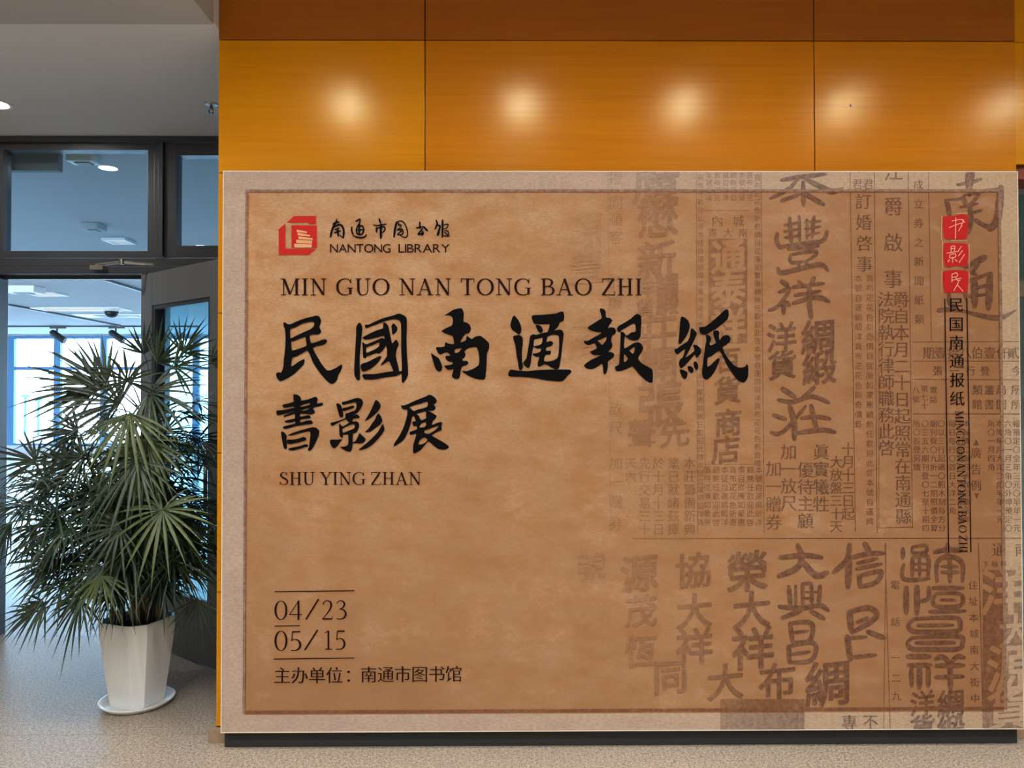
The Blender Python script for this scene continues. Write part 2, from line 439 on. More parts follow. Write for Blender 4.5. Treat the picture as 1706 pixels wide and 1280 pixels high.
# ------------------------------------------------------------------ far gallery beyond the door
fc = structure('ceiling.001')
box('ceiling_board', -20.6, YD + .12, ZFAR, 6.4, YFAR + .2, ZFAR + .1, GALCEIL, fc)
w1 = structure('wall_left.001'); box('gallery_wall', -20.7, YD + .1, 0, -20.6, YFAR + .2, ZFAR, WHITEWALL, w1)
w2 = structure('wall_right.002'); box('gallery_wall', 6.4, YD + .1, 0, 6.5, YFAR + .2, ZFAR, WHITEWALL, w2)
zs = onY(100, 742, YFAR).z; zt = onY(100, 563, YFAR).z; zm = onY(100, 614, YFAR).z
w3 = structure('wall_back.002')
box('sill_wall', -20.6, YFAR - .05, 0, 6.4, YFAR + .15, zs, WHITEWALL, w3)
box('window_head', -20.6, YFAR, zt + .05, 6.4, YFAR + .15, ZFAR, WHITEWALL, w3)
bayx = (onY(173, 650, YFAR).x - onY(96, 650, YFAR).x)
xb = onY(96, 650, YFAR).x - 7 * bayx
k = 5
while xb < 6.3:
    x1 = min(xb + bayx, 6.4)
    o = structure('window_%d' % k); k += 1
    y0, y1 = YFAR - .04, YFAR + .06
    box('window_frame', xb - .085, y0, zs, xb + .085, y1, zt + .05, BLUEFR, o)
    box('window_frame', xb + .085, y0, zt - .03, x1 - .085, y1, zt + .05, BLUEFR, o)
    box('window_frame', xb + .085, y0, zm - .04, x1 - .085, y1, zm + .04, BLUEFR, o)
    box('window_frame', xb + .085, y0, zs, x1 - .085, y1, zs + .05, BLUEFR, o)
    box('glass_pane', xb + .085, YFAR, zm + .04, x1 - .085, YFAR + .01, zt - .03, GLASS, o)
    box('glass_pane', xb + .085, YFAR, zs + .05, x1 - .085, YFAR + .01, zm - .04, GLASS, o)
    xb += bayx
# daylight portal: only guides sampling, gives no light of its own
la = bpy.data.lights.new('window_portal', 'AREA'); la.shape = 'RECTANGLE'; la.size = 26.8; la.size_y = zt - zs
la.cycles.is_portal = True
lo = bpy.data.objects.new('window_portal', la); COL.objects.link(lo); lo.location = (-7.1, YFAR + .2, (zs + zt) / 2); lo.rotation_euler = (math.radians(-90), 0, 0)

# outside: terrace, railing, lamp posts
gr = structure('floor.001'); box('terrace', -30, YFAR + .3, -.3, 25, 90, -.05, plain('pale_paving', (200, 202, 204), .8), gr)
rl = tag(empty('railing', (-8, 24, -.05)), 'thin metal railing on the bright terrace outside the far windows', 'railing')
for i in range(9):
    bm = bmesh.new(); tube(bm, [(i * 1.5, 0, 0), (i * 1.5, 0, 1.05)], .02, 6); frombm('railing_post', bm, BLUEFR, rl)
for z in (.55, .8, 1.05):
    bm = bmesh.new(); tube(bm, [(0, 0, z), (12, 0, z)], .014, 6); frombm('railing_bar', bm, BLUEFR, rl)
for i, (px, h) in enumerate(((42, 1.5), (64, 1.35))):
    p = onY(px, 700, 30)
    t = tag(empty('bollard_lamp', (p.x, 30, -.05)), ('taller' if i == 0 else 'shorter') + ' slim grey lamp post standing outside beyond the railing', 'lamp')
    bm = bmesh.new(); tube(bm, [(0, 0, 0), (0, 0, h)], .05, 8); frombm('post', bm, BLUEFR, t)
    bm = bmesh.new(); lathe(bm, [(.05, 0), (.2, .04), (.2, .1), (.04, .16)], 12, (0, 0, h)); frombm('lamp_head', bm, BLUEFR, t)

# track rails and fittings on the far ceiling
def rail(pa, pb, label):
    a = onZ(*pa, ZFAR - .03); b = onZ(*pb, ZFAR - .03)
    r = tag(empty('track_rail', (a.x, a.y, ZFAR)), label, 'lighting track', 'lighting tracks')
    bm = bmesh.new(); d = (b - a); nrm = Vector((-d.y, d.x, 0)).normalized() * .02
    vs = []
    for pnt in (a, b):
        for s in (-1, 1):
            for zz in (ZFAR - .035, ZFAR - .0005): vs.append(bm.verts.new((pnt.x + nrm.x * s - a.x, pnt.y + nrm.y * s - a.y, zz - ZFAR)))
    for f in ((0, 1, 3, 2), (4, 6, 7, 5), (0, 2, 6, 4), (1, 5, 7, 3), (0, 4, 5, 1), (2, 3, 7, 6)): bm.faces.new([vs[i] for i in f])
    frombm('rail_body', bm, BLACKPL, r)
rail((13, 509), (200, 543.5), 'black lighting track running diagonally across the far white ceiling')
rail((150, 460), (242, 488), 'black lighting track entering at the top right of the doorway')
rail((8, 545), (330, 545), 'black lighting track parallel to the far windows')
for i, (px, py) in enumerate(((95, 545), (193, 545))):
    p = onZ(px, py, ZFAR - .03)
    t = tag(empty('spotlight', (p.x, p.y, ZFAR - .037)), 'black track spotlight, ' + ('left' if i == 0 else 'right') + ' one of the pair on the far track', 'spotlight', 'track spotlights')
    bm = bmesh.new(); bbox(bm, -.16, -.02, -.03, .2, .02, 0, .002); frombm('adapter', bm, BLACKPL, t)
    bm = bmesh.new(); tube(bm, [(0, 0, -.03), (0, 0, -.13)], .02, 8); frombm('stem', bm, BLACKPL, t)
    bm = bmesh.new(); tube(bm, [(-.13, 0, -.09), (-.1, 0, -.12), (.16, 0, -.3), (.18, 0, -.31)], [.05, .075, .08, .07], 12); frombm('lamp_head', bm, BLACKPL, t)
# dome camera
p = onZ(186, 513, ZFAR)
t = tag(empty('dome_camera', (p.x, p.y, ZFAR)), 'small dark dome security camera on the far ceiling', 'camera')
bm = bmesh.new(); lathe(bm, [(.16, -.001), (.16, -.05), (.13, -.07)], 20); frombm('housing', bm, WHITEPL, t)
bm = bmesh.new(); lathe(bm, [(.12, -.071), (.115, -.12), (.08, -.16), (.03, -.18)], 20); frombm('dome', bm, BLACKPL, t, smooth=True)
def panel_light(px, py, wx, wy, label, mat=LAMPSOFT, rot=0):
    p = onZ(px, py, ZFAR)
    t = tag(empty('ceiling_light', (p.x, p.y, ZFAR)), label, 'light'); t.rotation_euler = (0, 0, rot)
    bm = bmesh.new()
    for a in ((-wx, -wy, wx, -wy + .04), (-wx, wy - .04, wx, wy), (-wx, -wy + .04, -wx + .04, wy - .04), (wx - .04, -wy + .04, wx, wy - .04)): bbox(bm, a[0], a[1], -.025, a[2], a[3], -.0005)
    frombm('frame', bm, WHITEPL, t)
    box('diffuser', -wx + .041, -wy + .041, -.015, wx - .041, wy - .041, -.0005, mat, t)
panel_light(77, 489, .24, .2, 'small square recessed light seen through the doorway top left')
panel_light(198, 400, .12, .12, 'small lit square light behind the left transom window')
panel_light(137, 514, .8, .25, 'long white ceiling light panel beside the dome camera')
def box_unit(px, py, sx, sy, h, label, cat, name, mat=WHITEPL):
    p = onZ(px, py, ZFAR - h)
    t = tag(empty(name, (p.x, p.y, ZFAR)), label, cat)
    bm = bmesh.new(); bbox(bm, -sx, -sy, -h, sx, sy, -.0005, .01); frombm('housing', bm, mat, t)
    bm = bmesh.new(); bbox(bm, -sx * .55, -sy * .55, -h - .008, sx * .55, sy * .55, -h - .0005, .002); frombm('grille', bm, plain('vent_grey', (120, 124, 128), .5), t)
box_unit(200, 527, .8, .3, .02, 'flat white ceiling cassette air conditioner below the dome camera', 'air conditioner', 'air_conditioner')
box_unit(140, 272, .09, .06, .05, 'white box projecting from ceiling behind the left transom window', 'ceiling unit', 'ceiling_unit')
box_unit(41, 489, .22, .14, .1, 'white boxed ceiling unit seen at the doorway top left corner', 'ceiling unit', 'ceiling_unit')
box_unit(157, 384, .08, .08, .06, 'small grey smoke detector behind the left transom window', 'detector', 'smoke_detector', plain('pale_grey_plastic', (170, 176, 180), .5))
# duct above the left transom
a = onY(18, 250, 5.0); b = onY(97, 284, 5.0)
t = tag(box('ceiling_duct', a.x - .1, 5.0, b.z, b.x, 5.05, ZFAR - .001, plain('duct_grey', (120, 126, 130), .6)), 'grey boxed duct in the upper left corner of the left transom', 'duct')

# ------------------------------------------------------------------ downlights
def downlight(x, y, z, power, label, group, size=.075, mesh_em=True, col=(1.0, .965, .90), spread=180, ring=.008):
    t = tag(empty('downlight', (x, y, z)), label, 'downlight', group)
    bm = bmesh.new()
    n = 24
    prof = [(size + .004, -.001), (size + .02, -.002), (size + .02, -ring), (size + .004, -ring)]
    rings = [[bm.verts.new((r * math.cos(2 * math.pi * k / n), r * math.sin(2 * math.pi * k / n), zz)) for k in range(n)] for r, zz in prof]
    for i in range(4):
        a, b = rings[i], rings[(i + 1) % 4]
        for k in range(n): bm.faces.new((a[k], a[(k + 1) % n], b[(k + 1) % n], b[k]))
    bmesh.ops.recalc_face_normals(bm, faces=bm.faces)
    frombm('trim_ring', bm, WHITEPL, t, smooth=False)
    bm = bmesh.new(); bmesh.ops.create_circle(bm, cap_ends=True, segments=24, radius=size)
    for v in bm.verts: v.co.z = -.0025
    frombm('lens', bm, LAMP, t)
    if power > 0:
        li = bpy.data.lights.new('lamp', 'AREA'); li.shape = 'DISK'; li.size = size * 2; li.energy = power; li.color = col; li.spread = math.radians(spread)
        lo = bpy.data.objects.new('lamp', li); COL.objects.link(lo); lo.parent = t; lo.location = (0, 0, -.004)
    return t
YL = 2.15
xs = []
for px in (580, 868, 1138, 1405, 1675):
    p = onY(px, 175, YW)                       # mirror point on the wall
    d = (p - EYEP); s = (2 * YW - YL) / YW
    xs.append((EYEP + d * s).x)
for i, x in enumerate(xs):
    downlight(x, YL, ZC1, DOWN_W, ('leftmost', 'second from left', 'middle', 'second from right', 'rightmost')[i] + ' of five baffled downlights whose glints show on the orange wood wall', 'wall-washing downlights', ring=.03)
for y, yn in ((.6, 'nearest row'), (-.9, 'middle row'), (-2.4, 'back row')):
    for x, xn in ((-3.6, 'far left'), (-1.8, 'left'), (0, 'centre'), (1.8, 'right'), (3.6, 'far right')):
        downlight(x, y, ZC1, LOBBY_W, 'round flush lobby downlight behind the viewer, ' + xn + ' of the ' + yn, 'lobby downlights', spread=130)
p = onZ(-7, 172, ZC2)
downlight(p.x, p.y, ZC2, 9, 'round recessed downlight in the low ceiling at the left edge', None, .06)
downlight(-1.95, 2.45, ZC2 - .012, 15, 'added fill lamp, out of view in the low ceiling before the palm, brightening pot and floor', None, .06, spread=140)  # unseen extra lamp, added to brighten the pot, palm and nearby floor
# sprinkler
p = onZ(352, 173, ZC2)
t = tag(empty('sprinkler', (p.x, p.y, ZC2)), 'small pendent fire sprinkler on the low ceiling beside the wood wall', 'sprinkler')
bm = bmesh.new(); lathe(bm, [(.036, -.0005), (.034, -.006), (.012, -.01)], 20); frombm('escutcheon', bm, CHROME, t)
bm = bmesh.new(); tube(bm, [(0, 0, -.01), (0, 0, -.028)], .008, 8)
for s in (-1, 1): tube(bm, [(s * .004, 0, -.026), (s * .013, 0, -.035), (s * .011, 0, -.05), (s * .002, 0, -.055)], .003, 6)
frombm('frame', bm, DGREY, t)
bm = bmesh.new(); lathe(bm, [(.014, -.058), (.014, -.056), (.003, -.0555)], 12); frombm('deflector', bm, DGREY, t)

# ================================================================== exhibition board
board = tag(empty('exhibition_board', (BX0, YB, 0)), 'huge aged-paper exhibition board with black calligraphy title and red seals, standing before the wood wall', 'sign board')
BW = BX1 - BX0
def B(px, py):
    p = onY(px, py, YB); return (p.x - BX0, p.z)
# lightbox body, face, edge trim, feet
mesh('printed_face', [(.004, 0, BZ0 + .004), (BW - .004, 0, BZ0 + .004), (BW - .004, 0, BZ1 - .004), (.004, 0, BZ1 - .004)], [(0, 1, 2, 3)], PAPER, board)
BODY = plain('pale_board_edge', (206, 196, 184), .5)
box('board_body', 0.002, .0008, BZ0 + .002, BW - .002, .062, BZ1 - .002, BODY, board)
for a in ((0, BZ0, BW, BZ0 + .0038), (0, BZ1 - .0038, BW, BZ1), (0, BZ0 + .0039, .0038, BZ1 - .0039), (BW - .0038, BZ0 + .0039, BW, BZ1 - .0039)):
    box('edge_trim', a[0], -.001, a[1], a[2], .0006, a[3], plain('silver_edge', (216, 204, 190), .4), board)
box('plinth', .002, .04, .001, BW - .004, .058, BZ0 + .001, plain('dark_plinth', (34, 38, 40), .7), board)

LAY = {'txt': -.0005, 'blk': -.0010, 'rev': -.0015, 'big': -.0015, 'bor': -.0020, 'ink': -.0030, 'red': -.0025, 'sink': -.0035}
class Print:
    def __init__(s, layer): s.v = []; s.f = []; s.y0 = LAY[layer]; s.n = 0
    @property
    def y(s): return s.y0 - (s.n % 61) * 7e-6   # each dab of ink a hair above the last
    def poly(s, pts, holes=(), smooth=True):
        loops = [pts] + list(holes)
        if smooth: loops = [cr(l) for l in loops]
        flat = [Vector((p[0], p[1], 0)) for l in loops for p in l]
        tris = tessellate_polygon([[Vector((p[0], p[1], 0)) for p in l] for l in loops])
        n = len(s.v); s.n += 1
        for p in flat:
            x, z = B(p.x, p.y); s.v.append((x, s.y, z))
        s.f += [(n + a, n + b, n + c) for a, b, c in tris]
    def raw(s, pts2, faces):       # pts2 in board metres
        n = len(s.v); s.n += 1
        s.v += [(x, s.y, z) for x, z in pts2]; s.f += [tuple(n + i for i in f) for f in faces]
    def rect(s, x0, y0, x1, y1):
        s.poly([(x0, y0), (x1, y0), (x1, y1), (x0, y1)], smooth=False)
    def line(s, a, b, w):
        dx, dy = b[0] - a[0], b[1] - a[1]; l = math.hypot(dx, dy); nx, ny = -dy / l * w / 2, dx / l * w / 2
        s.poly([(a[0] + nx, a[1] + ny), (b[0] + nx, b[1] + ny), (b[0] - nx, b[1] - ny), (a[0] - nx, a[1] - ny)], smooth=False)
    def stroke(s, pts, w, org, sc, taper=True):
        """brush stroke along pts; each point (x, y[, w]) in zoomed pixels"""
        P = [(p[0], p[1], p[2] if len(p) > 2 else w) for p in pts]
        Q = []
        for i in range(len(P) - 1):
            a = P[max(i - 1, 0)]; b = P[i]; c = P[i + 1]; d = P[min(i + 2, len(P) - 1)]
            for t in (0, .25, .5, .75):
                Q.append(tuple(.5 * (2 * b[j] + (c[j] - a[j]) * t + (2 * a[j] - 5 * b[j] + 4 * c[j] - d[j]) * t * t + (3 * b[j] - a[j] - 3 * c[j] + d[j]) * t ** 3) for j in range(3)))
        Q.append(P[-1])
        Q = [(org[0] + q[0] / sc, org[1] + q[1] / sc, max(q[2], 2) / sc) for q in Q]
        n = len(Q)
        if taper:
            L_ = n - 1
            Q = [(x, y, ww * (.62 + .38 * min(1, (i + 1) / (L_ * .25 + 1)) ) * (1 - .35 * max(0, (i - L_ * .8) / (L_ * .2 + .01)))) for i, (x, y, ww) in enumerate(Q)]
        for i in range(n - 1):
            a, b = Q[i], Q[i + 1]; dx, dy = b[0] - a[0], b[1] - a[1]; l = math.hypot(dx, dy)
            if l < 1e-6: continue
            nx, ny = -dy / l / 2, dx / l / 2
            pts_ = [(a[0] + nx * a[2], a[1] + ny * a[2]), (b[0] + nx * b[2], b[1] + ny * b[2]), (b[0] - nx * b[2], b[1] - ny * b[2]), (a[0] - nx * a[2], a[1] - ny * a[2])]
            s.raw([B(*p) for p in pts_], [(0, 1, 2, 3)])
        for x, y, ww in Q:
            s.raw([B(x + ww / 2 * math.cos(k * math.pi / 5), y + ww / 2 * math.sin(k * math.pi / 5)) for k in range(10)], [tuple(range(10))])
    def build(s, name, mat, parent=None):
        bm = bmesh.new()
        vs = [bm.verts.new(v) for v in s.v]
        for f in s.f:
            try: bm.faces.new([vs[i] for i in f])
            except ValueError: pass
        for co, no in (((0, 0, BZ0 + .004), (0, 0, -1)), ((0, 0, BZ1 - .004), (0, 0, 1)), ((.004, 0, 0), (-1, 0, 0)), ((BW - .004, 0, 0), (1, 0, 0))):
            bmesh.ops.bisect_plane(bm, geom=bm.verts[:] + bm.edges[:] + bm.faces[:], plane_co=co, plane_no=no, clear_outer=True)
        for f in bm.faces:
            if f.normal.y > 0: f.normal_flip()
        return frombm(name, bm, mat, parent or board)
def cr(pts, k=3):
    n = len(pts); out = []
    for i in range(n):
        a, b, c, d = pts[i - 1], pts[i], pts[(i + 1) % n], pts[(i + 2) % n]
        for j in range(k):
            t = j / k
            T = .6
            x = []
            for m in (0, 1):
                m1 = T * .5 * (c[m] - a[m]); m2 = T * .5 * (d[m] - b[m])
                x.append((2 * t**3 - 3 * t**2 + 1) * b[m] + (t**3 - 2 * t**2 + t) * m1 + (-2 * t**3 + 3 * t**2) * c[m] + (t**3 - t**2) * m2)
            out.append(tuple(x))
    return out

# ---- glyphs of the built-in font (its own fallback covers Chinese)
_need = {}; _mesh = {}
def glyph_prepare(keys):
    objs = []
    for key in keys:
        if key in _mesh: continue
        ch, off, res = key
        c = bpy.data.curves.new('g', 'FONT'); c.body = ch; c.size = 1.0; c.offset = off; c.resolution_u = res
        o = bpy.data.objects.new('g', c); COL.objects.link(o); objs.append((key, o, c))
    bpy.context.view_layer.update()
    dg = bpy.context.evaluated_depsgraph_get()
    for key, o, c in objs:
        me = o.evaluated_get(dg).to_mesh()
        vs = [(v.co.x, v.co.y) for v in me.vertices]; fs = [tuple(p.vertices) for p in me.polygons]
        _mesh[key] = (vs, fs); o.evaluated_get(dg).to_mesh_clear()
    for key, o, c in objs:
        bpy.data.objects.remove(o); bpy.data.curves.remove(c)
JOBS = []     # (print, char, cx, cy, size_px, off, res, shifts, shear, rot, sx)
def G(pr, ch, cx, cy, size, off=0.0, shifts=((0, 0),), shear=0.0, rot=0.0, sx=1.0, res=2):
    if ch in ' 　': return
    JOBS.append((pr, ch, cx, cy, size, off, res, shifts, shear, rot, sx))
def run_jobs():
    glyph_prepare({(j[1], j[5], j[6]) for j in JOBS})
    for pr, ch, cx, cy, size, off, res, shifts, shear, rot, sx in JOBS:
        vs, fs = _mesh[(ch, off, res)]
        if not vs: continue
        c, s = math.cos(rot), math.sin(rot)
        for dx, dy in shifts:
            out = []
            for x, y in vs:
                u = (x - .5 + dx) * sx; v = (y - .38 + dy)
                v += shear * u
                X, Y = u * size, -v * size
                out.append(B(cx + X * c - Y * s, cy + X * s + Y * c))
            pr.raw(out, fs)
    JOBS.clear()
def vcol(pr, text, cx, y0, pitch, size, **kw):
    for i, ch in enumerate(text): G(pr, ch, cx + (cxd * i if (cxd := kw.get('drift', 0)) else 0), y0 + i * pitch, size, **{k: v for k, v in kw.items() if k != 'drift'})
def fat(r, n=6): return [(0, 0)] + [(r * math.cos(2 * math.pi * k / n), r * math.sin(2 * math.pi * k / n)) for k in range(n)]
SONG = dict(off=-.009, shifts=((-.014, 0), (.0, 0), (.014, 0)))

# ---- the nine big calligraphic characters, each its own part
TITLE = {
'min': ((452, 514), 10.0, [([(205,240),(235,235),(275,262),(330,262),(430,215),(550,170),(690,135),(750,120),(800,135),(830,190),(830,240),(808,300),(812,335),(835,380),(825,410),(780,438),(720,435),(645,450),(650,520),(668,580),(740,565),(860,520),(910,515),(935,545),(910,580),(870,608),(780,625),(700,655),(730,740),(790,840),(850,940),(930,1030),(990,1030),(1080,990),(1160,938),(1188,960),(1165,1030),(1120,1110),(1100,1190),(1050,1245),(1000,1258),(930,1210),(840,1110),(750,990),(690,890),(650,780),(605,705),(540,735),(450,790),(355,825),(345,880),(335,965),(400,930),(480,875),(555,845),(545,930),(480,1000),(390,1090),(290,1155),(200,1200),(145,1210),(100,1165),(82,1110),(90,1075),(125,1065),(160,1070),(185,1035),(205,960),(210,860),(225,740),(238,600),(240,470),(230,350),(208,300)],
  [[(320,350),(400,320),(520,255),(640,228),(700,228),(720,260),(700,310),(650,350),(560,390),(440,445),(340,495),(322,490)],
   [(335,548),(370,550),(450,515),(560,478),(575,490),(580,540),(592,600),(575,630),(500,660),(400,690),(345,695)]])]),
'guo': ((576, 514), 10.0, [([(235,238),(262,265),(280,330),(270,450),(255,600),(240,760),(235,950),(240,1050),(240,1180),(215,1200),(180,1180),(145,1100),(145,950),(155,800),(165,600),(175,420),(178,310),(205,255)], []),
  ([(320,290),(335,270),(380,272),(480,225),(620,165),(790,120),(870,90),(930,95),(1000,140),(1020,190),(1020,320),(1015,500),(1020,750),(1035,950),(1040,1100),(1010,1180),(960,1238),(935,1220),(930,1095),(890,1105),(830,1130),(650,1150),(480,1185),(330,1185),(290,1150),(275,1110),(310,1095),(480,1095),(650,1065),(770,1048),(880,1045),(933,1040),(935,900),(925,700),(925,450),(920,250),(890,200),(840,185),(790,180),(680,205),(560,250),(440,295),(345,330),(325,315)], []),
  ([(630,235),(670,245),(710,290),(735,400),(755,500),(772,580),(800,560),(840,520),(862,540),(885,605),(850,690),(835,780),(855,880),(885,1000),(890,1090),(830,1110),(800,1060),(760,960),(722,880),(650,920),(590,955),(600,915),(650,850),(688,790),(690,720),(680,640),(665,600),(645,560),(640,460),(520,485),(400,515),(320,520),(280,488),(330,455),(420,410),(520,365),(620,335),(625,280)], []),
  ([(280,565),(300,570),(345,600),(430,565),(560,510),(610,490),(660,520),(690,560),(670,620),(620,700),(560,755),(510,745),(420,780),(355,800),(330,835),(290,810),(285,700),(280,620)], [[(350,650),(440,615),(530,575),(565,575),(555,630),(510,670),(430,710),(345,740)]]),
  ([(765,290),(795,250),(830,275),(865,330),(850,385),(795,440),(775,420),(768,350)], []),
  ([(250,940),(290,915),(360,895),(460,845),(560,797),(597,800),(570,860),(500,945),(400,1015),(300,1055),(265,1030),(250,990)], [])]),
'nan': ((704, 508), 10.0, [([(365,180),(420,145),(500,90),(560,70),(640,58),(670,85),(690,150),(685,220),(685,280),(740,298),(785,335),(808,390),(800,430),(775,475),(720,485),(680,530),(630,625),(700,605),(725,580),(735,515),(780,545),(820,570),(870,535),(950,515),(1000,540),(1060,590),(1110,650),(1105,740),(1075,810),(1070,950),(1060,1100),(1045,1220),(1010,1250),(900,1235),(780,1190),(700,1140),(655,1105),(690,1100),(740,1105),(850,1065),(935,1000),(945,900),(930,780),(895,705),(840,705),(760,725),(700,775),(718,830),(700,880),(665,905),(680,935),(735,932),(765,965),(745,1000),(700,1015),(655,1035),(640,1090),(620,1200),(590,1235),(530,1230),(490,1190),(500,1130),(515,1075),(430,1085),(380,1050),(362,1015),(430,1005),(500,990),(495,955),(440,945),(400,920),(378,870),(400,850),(465,845),(415,795),(370,800),(300,832),(260,805),(225,730),(235,705),(300,705),(370,690),(370,650),(385,625),(430,645),(500,655),(525,645),(520,590),(500,520),(440,500),(370,475),(320,445),(330,425),(400,385),(480,350),(500,310),(505,250),(490,200),(440,175)], [[(540,745),(600,728),(655,722),(620,770),(580,800),(540,800)]]),
  ([(140,805),(200,845),(270,890),(310,970),(330,1040),(315,1095),(270,1115),(225,1080),(200,1020),(170,920)], [])]),
'tong': ((838, 514), 10.0, [([(480,130),(510,115),(620,110),(750,100),(880,85),(960,55),(1000,58),(1020,120),(1010,205),(945,240),(920,300),(830,395),(740,410),(765,330),(775,260),(660,265),(530,258),(500,225),(480,170)], []),
  ([(545,280),(590,275),(640,305),(665,360),(660,390),(625,412),(590,390),(560,330)], []),
  ([(455,455),(500,432),(560,440),(640,415),(740,395),(860,370),(940,352),(990,370),(1010,430),(1000,530),(985,650),(970,800),(950,920),(930,1000),(870,1015),(800,985),(740,945),(690,932),(650,955),(600,972),(575,950),(580,900),(605,810),(560,810),(500,780),(500,755),(560,745),(620,720),(635,670),(570,672),(505,642),(495,700),(475,800),(465,900),(440,980),(415,998),(370,965),(335,920),(350,880),(390,830),(410,720),(430,600),(445,500)],
   [[(520,520),(580,505),(655,490),(655,540),(640,590),(600,612),(550,625),(512,628)], [(745,470),(820,440),(900,445),(930,470),(935,600),(925,750),(905,825),(850,860),(760,885),(690,880),(690,820),(715,775),(780,770),(800,740),(790,705),(720,705),(725,650),(800,630),(835,590),(820,550),(780,545),(728,560),(735,500)]]),
  ([(185,118),(220,150),(260,200),(290,270),(308,340),(300,400),(265,440),(210,400),(150,355),(122,290),(135,220),(160,145)], []),
  ([(165,470),(210,452),(265,445),(310,465),(332,510),(330,600),(315,720),(318,850),(332,960),(325,1010),(290,1030),(265,1000),(250,900),(225,780),(205,620),(180,540)], []),
  ([(130,1020),(250,1035),(400,1045),(560,1030),(750,1020),(950,1018),(1110,1020),(1140,1060),(1080,1120),(1030,1180),(975,1218),(850,1212),(700,1195),(550,1165),(350,1142),(110,1135),(85,1095),(100,1050)], [])]),
'bao': ((966, 510), 10.0, [([(330,50),(360,42),(400,55),(430,95),(435,190),(500,200),(540,240),(520,280),(490,320),(470,370),(520,355),(575,365),(600,410),(590,465),(540,490),(525,540),(520,590),(542,640),(530,700),(470,765),(520,768),(565,790),(570,840),(530,880),(470,925),(465,1030),(440,1120),(415,1140),(390,1110),(385,1020),(365,965),(280,1020),(200,1052),(120,1045),(70,1000),(90,965),(180,900),(290,850),(340,820),(230,820),(180,785),(175,755),(215,740),(280,705),(255,640),(235,625),(150,655),(95,635),(62,600),(80,580),(130,582),(230,525),(340,465),(350,440),(300,440),(200,415),(130,375),(150,340),(250,275),(345,215),(365,190),(345,120)], [[(295,580),(370,550),(440,518),(430,580),(370,645),(330,610)]]),
  ([(615,380),(650,330),(740,280),(850,210),(930,140),(970,135),(1015,165),(1025,250),(1015,400),(1010,500),(970,560),(900,578),(830,560),(770,520),(750,490),(800,485),(850,445),(920,430),(930,380),(920,310),(900,290),(850,310),(770,360),(690,405),(670,440),(630,425)], []),
  ([(680,435),(720,435),(755,475),(740,560),(738,700),(800,680),(880,625),(960,602),(1020,630),(1055,700),(1030,770),(980,840),(975,890),(1040,960),(1130,1010),(1195,1050),(1215,1110),(1210,1270),(1140,1270),(1060,1210),(980,1130),(900,1030),(870,1005),(780,1050),(680,1085),(615,1085),(585,1040),(590,1010),(650,970),(660,850),(670,700),(675,550)], [[(825,745),(870,705),(912,685),(910,740),(885,795),(850,770)], [(735,805),(770,830),(798,880),(770,920),(735,930)]])]),
'zhi': ((1122, 512), 10.0, [([(125,160),(180,170),(240,220),(268,290),(260,370),(210,490),(120,610),(90,605),(82,590),(95,450),(105,280)], []),
  ([(290,358),(330,365),(385,430),(375,480),(320,600),(260,720),(200,840),(340,735),(335,680),(325,640),(345,622),(390,635),(440,680),(460,730),(440,790),(390,840),(370,830),(355,790),(280,870),(200,960),(130,1018),(100,990),(88,930),(110,870),(155,830),(190,700),(120,750),(65,790),(20,750),(15,700),(60,685),(150,620),(230,570),(270,490),(280,420)], []),
  ([(335,915),(370,905),(405,950),(405,1020),(380,1050),(345,1010),(335,960)], []), ([(235,985),(280,980),(320,1010),(335,1060),(305,1098),(260,1075),(235,1020)], []), ([(100,1042),(160,1045),(225,1080),(230,1130),(215,1180),(185,1198),(140,1160),(115,1100)], []),
  ([(425,345),(450,330),(520,325),(620,255),(740,150),(850,50),(890,35),(912,60),(918,140),(890,210),(800,290),(700,370),(640,400),(545,455),(490,460),(440,420)], []),
  ([(535,460),(580,465),(620,500),(625,540),(600,600),(610,635),(660,620),(705,590),(670,490),(655,410),(680,390),(740,390),(762,430),(755,480),(768,545),(810,490),(870,465),(920,475),(948,520),(930,580),(870,630),(815,670),(860,780),(920,870),(1000,960),(1060,1000),(1130,1005),(1190,990),(1215,948),(1238,970),(1245,1050),(1235,1170),(1190,1240),(1140,1255),(1060,1210),(960,1080),(880,950),(820,820),(765,730),(700,760),(640,810),(570,845),(560,920),(565,990),(620,960),(700,880),(745,850),(768,875),(740,950),(690,1060),(620,1160),(545,1210),(490,1170),(472,1080),(490,940),(505,800),(525,660),(545,550)], [])]),
'shu': ((452, 650), 11.64, [([(430,90),(500,90),(560,125),(580,180),(565,300),(560,450),(560,640),(470,660),(460,400),(440,230)], []),
  ([(218,300),(240,280),(350,255),(450,225),(590,205),(720,180),(850,132),(905,165),(890,262),(990,245),(1010,280),(960,310),(830,335),(815,370),(850,415),(840,450),(780,475),(700,465),(560,462),(450,462),(350,495),(255,525),(240,500),(300,470),(445,420),(450,410),(300,455),(150,490),(110,480),(105,400),(250,385),(440,345),(448,318),(340,335),(260,345),(230,330)], [[(570,310),(640,275),(750,255),(745,285),(660,310),(570,325)], [(580,400),(650,370),(740,352),(700,385),(620,405)]]),
  ([(260,605),(330,580),(460,550),(560,520),(700,490),(745,492),(770,535),(740,552),(640,560),(520,590),(400,628),(290,632)], []),
  ([(230,715),(300,690),(460,650),(600,620),(700,592),(770,588),(815,630),(780,658),(640,675),(480,700),(300,752),(240,748)], []),
  ([(190,820),(220,805),(265,830),(300,880),(300,980),(310,1090),(300,1140),(265,1145),(240,1100),(215,980)], []),
  ([(335,870),(420,830),(560,785),(700,745),(800,722),(870,730),(930,790),(920,880),(860,1030),(790,1150),(735,1183),(712,1150),(735,1100),(750,980),(762,815),(700,805),(560,835),(420,875),(345,885)], []),
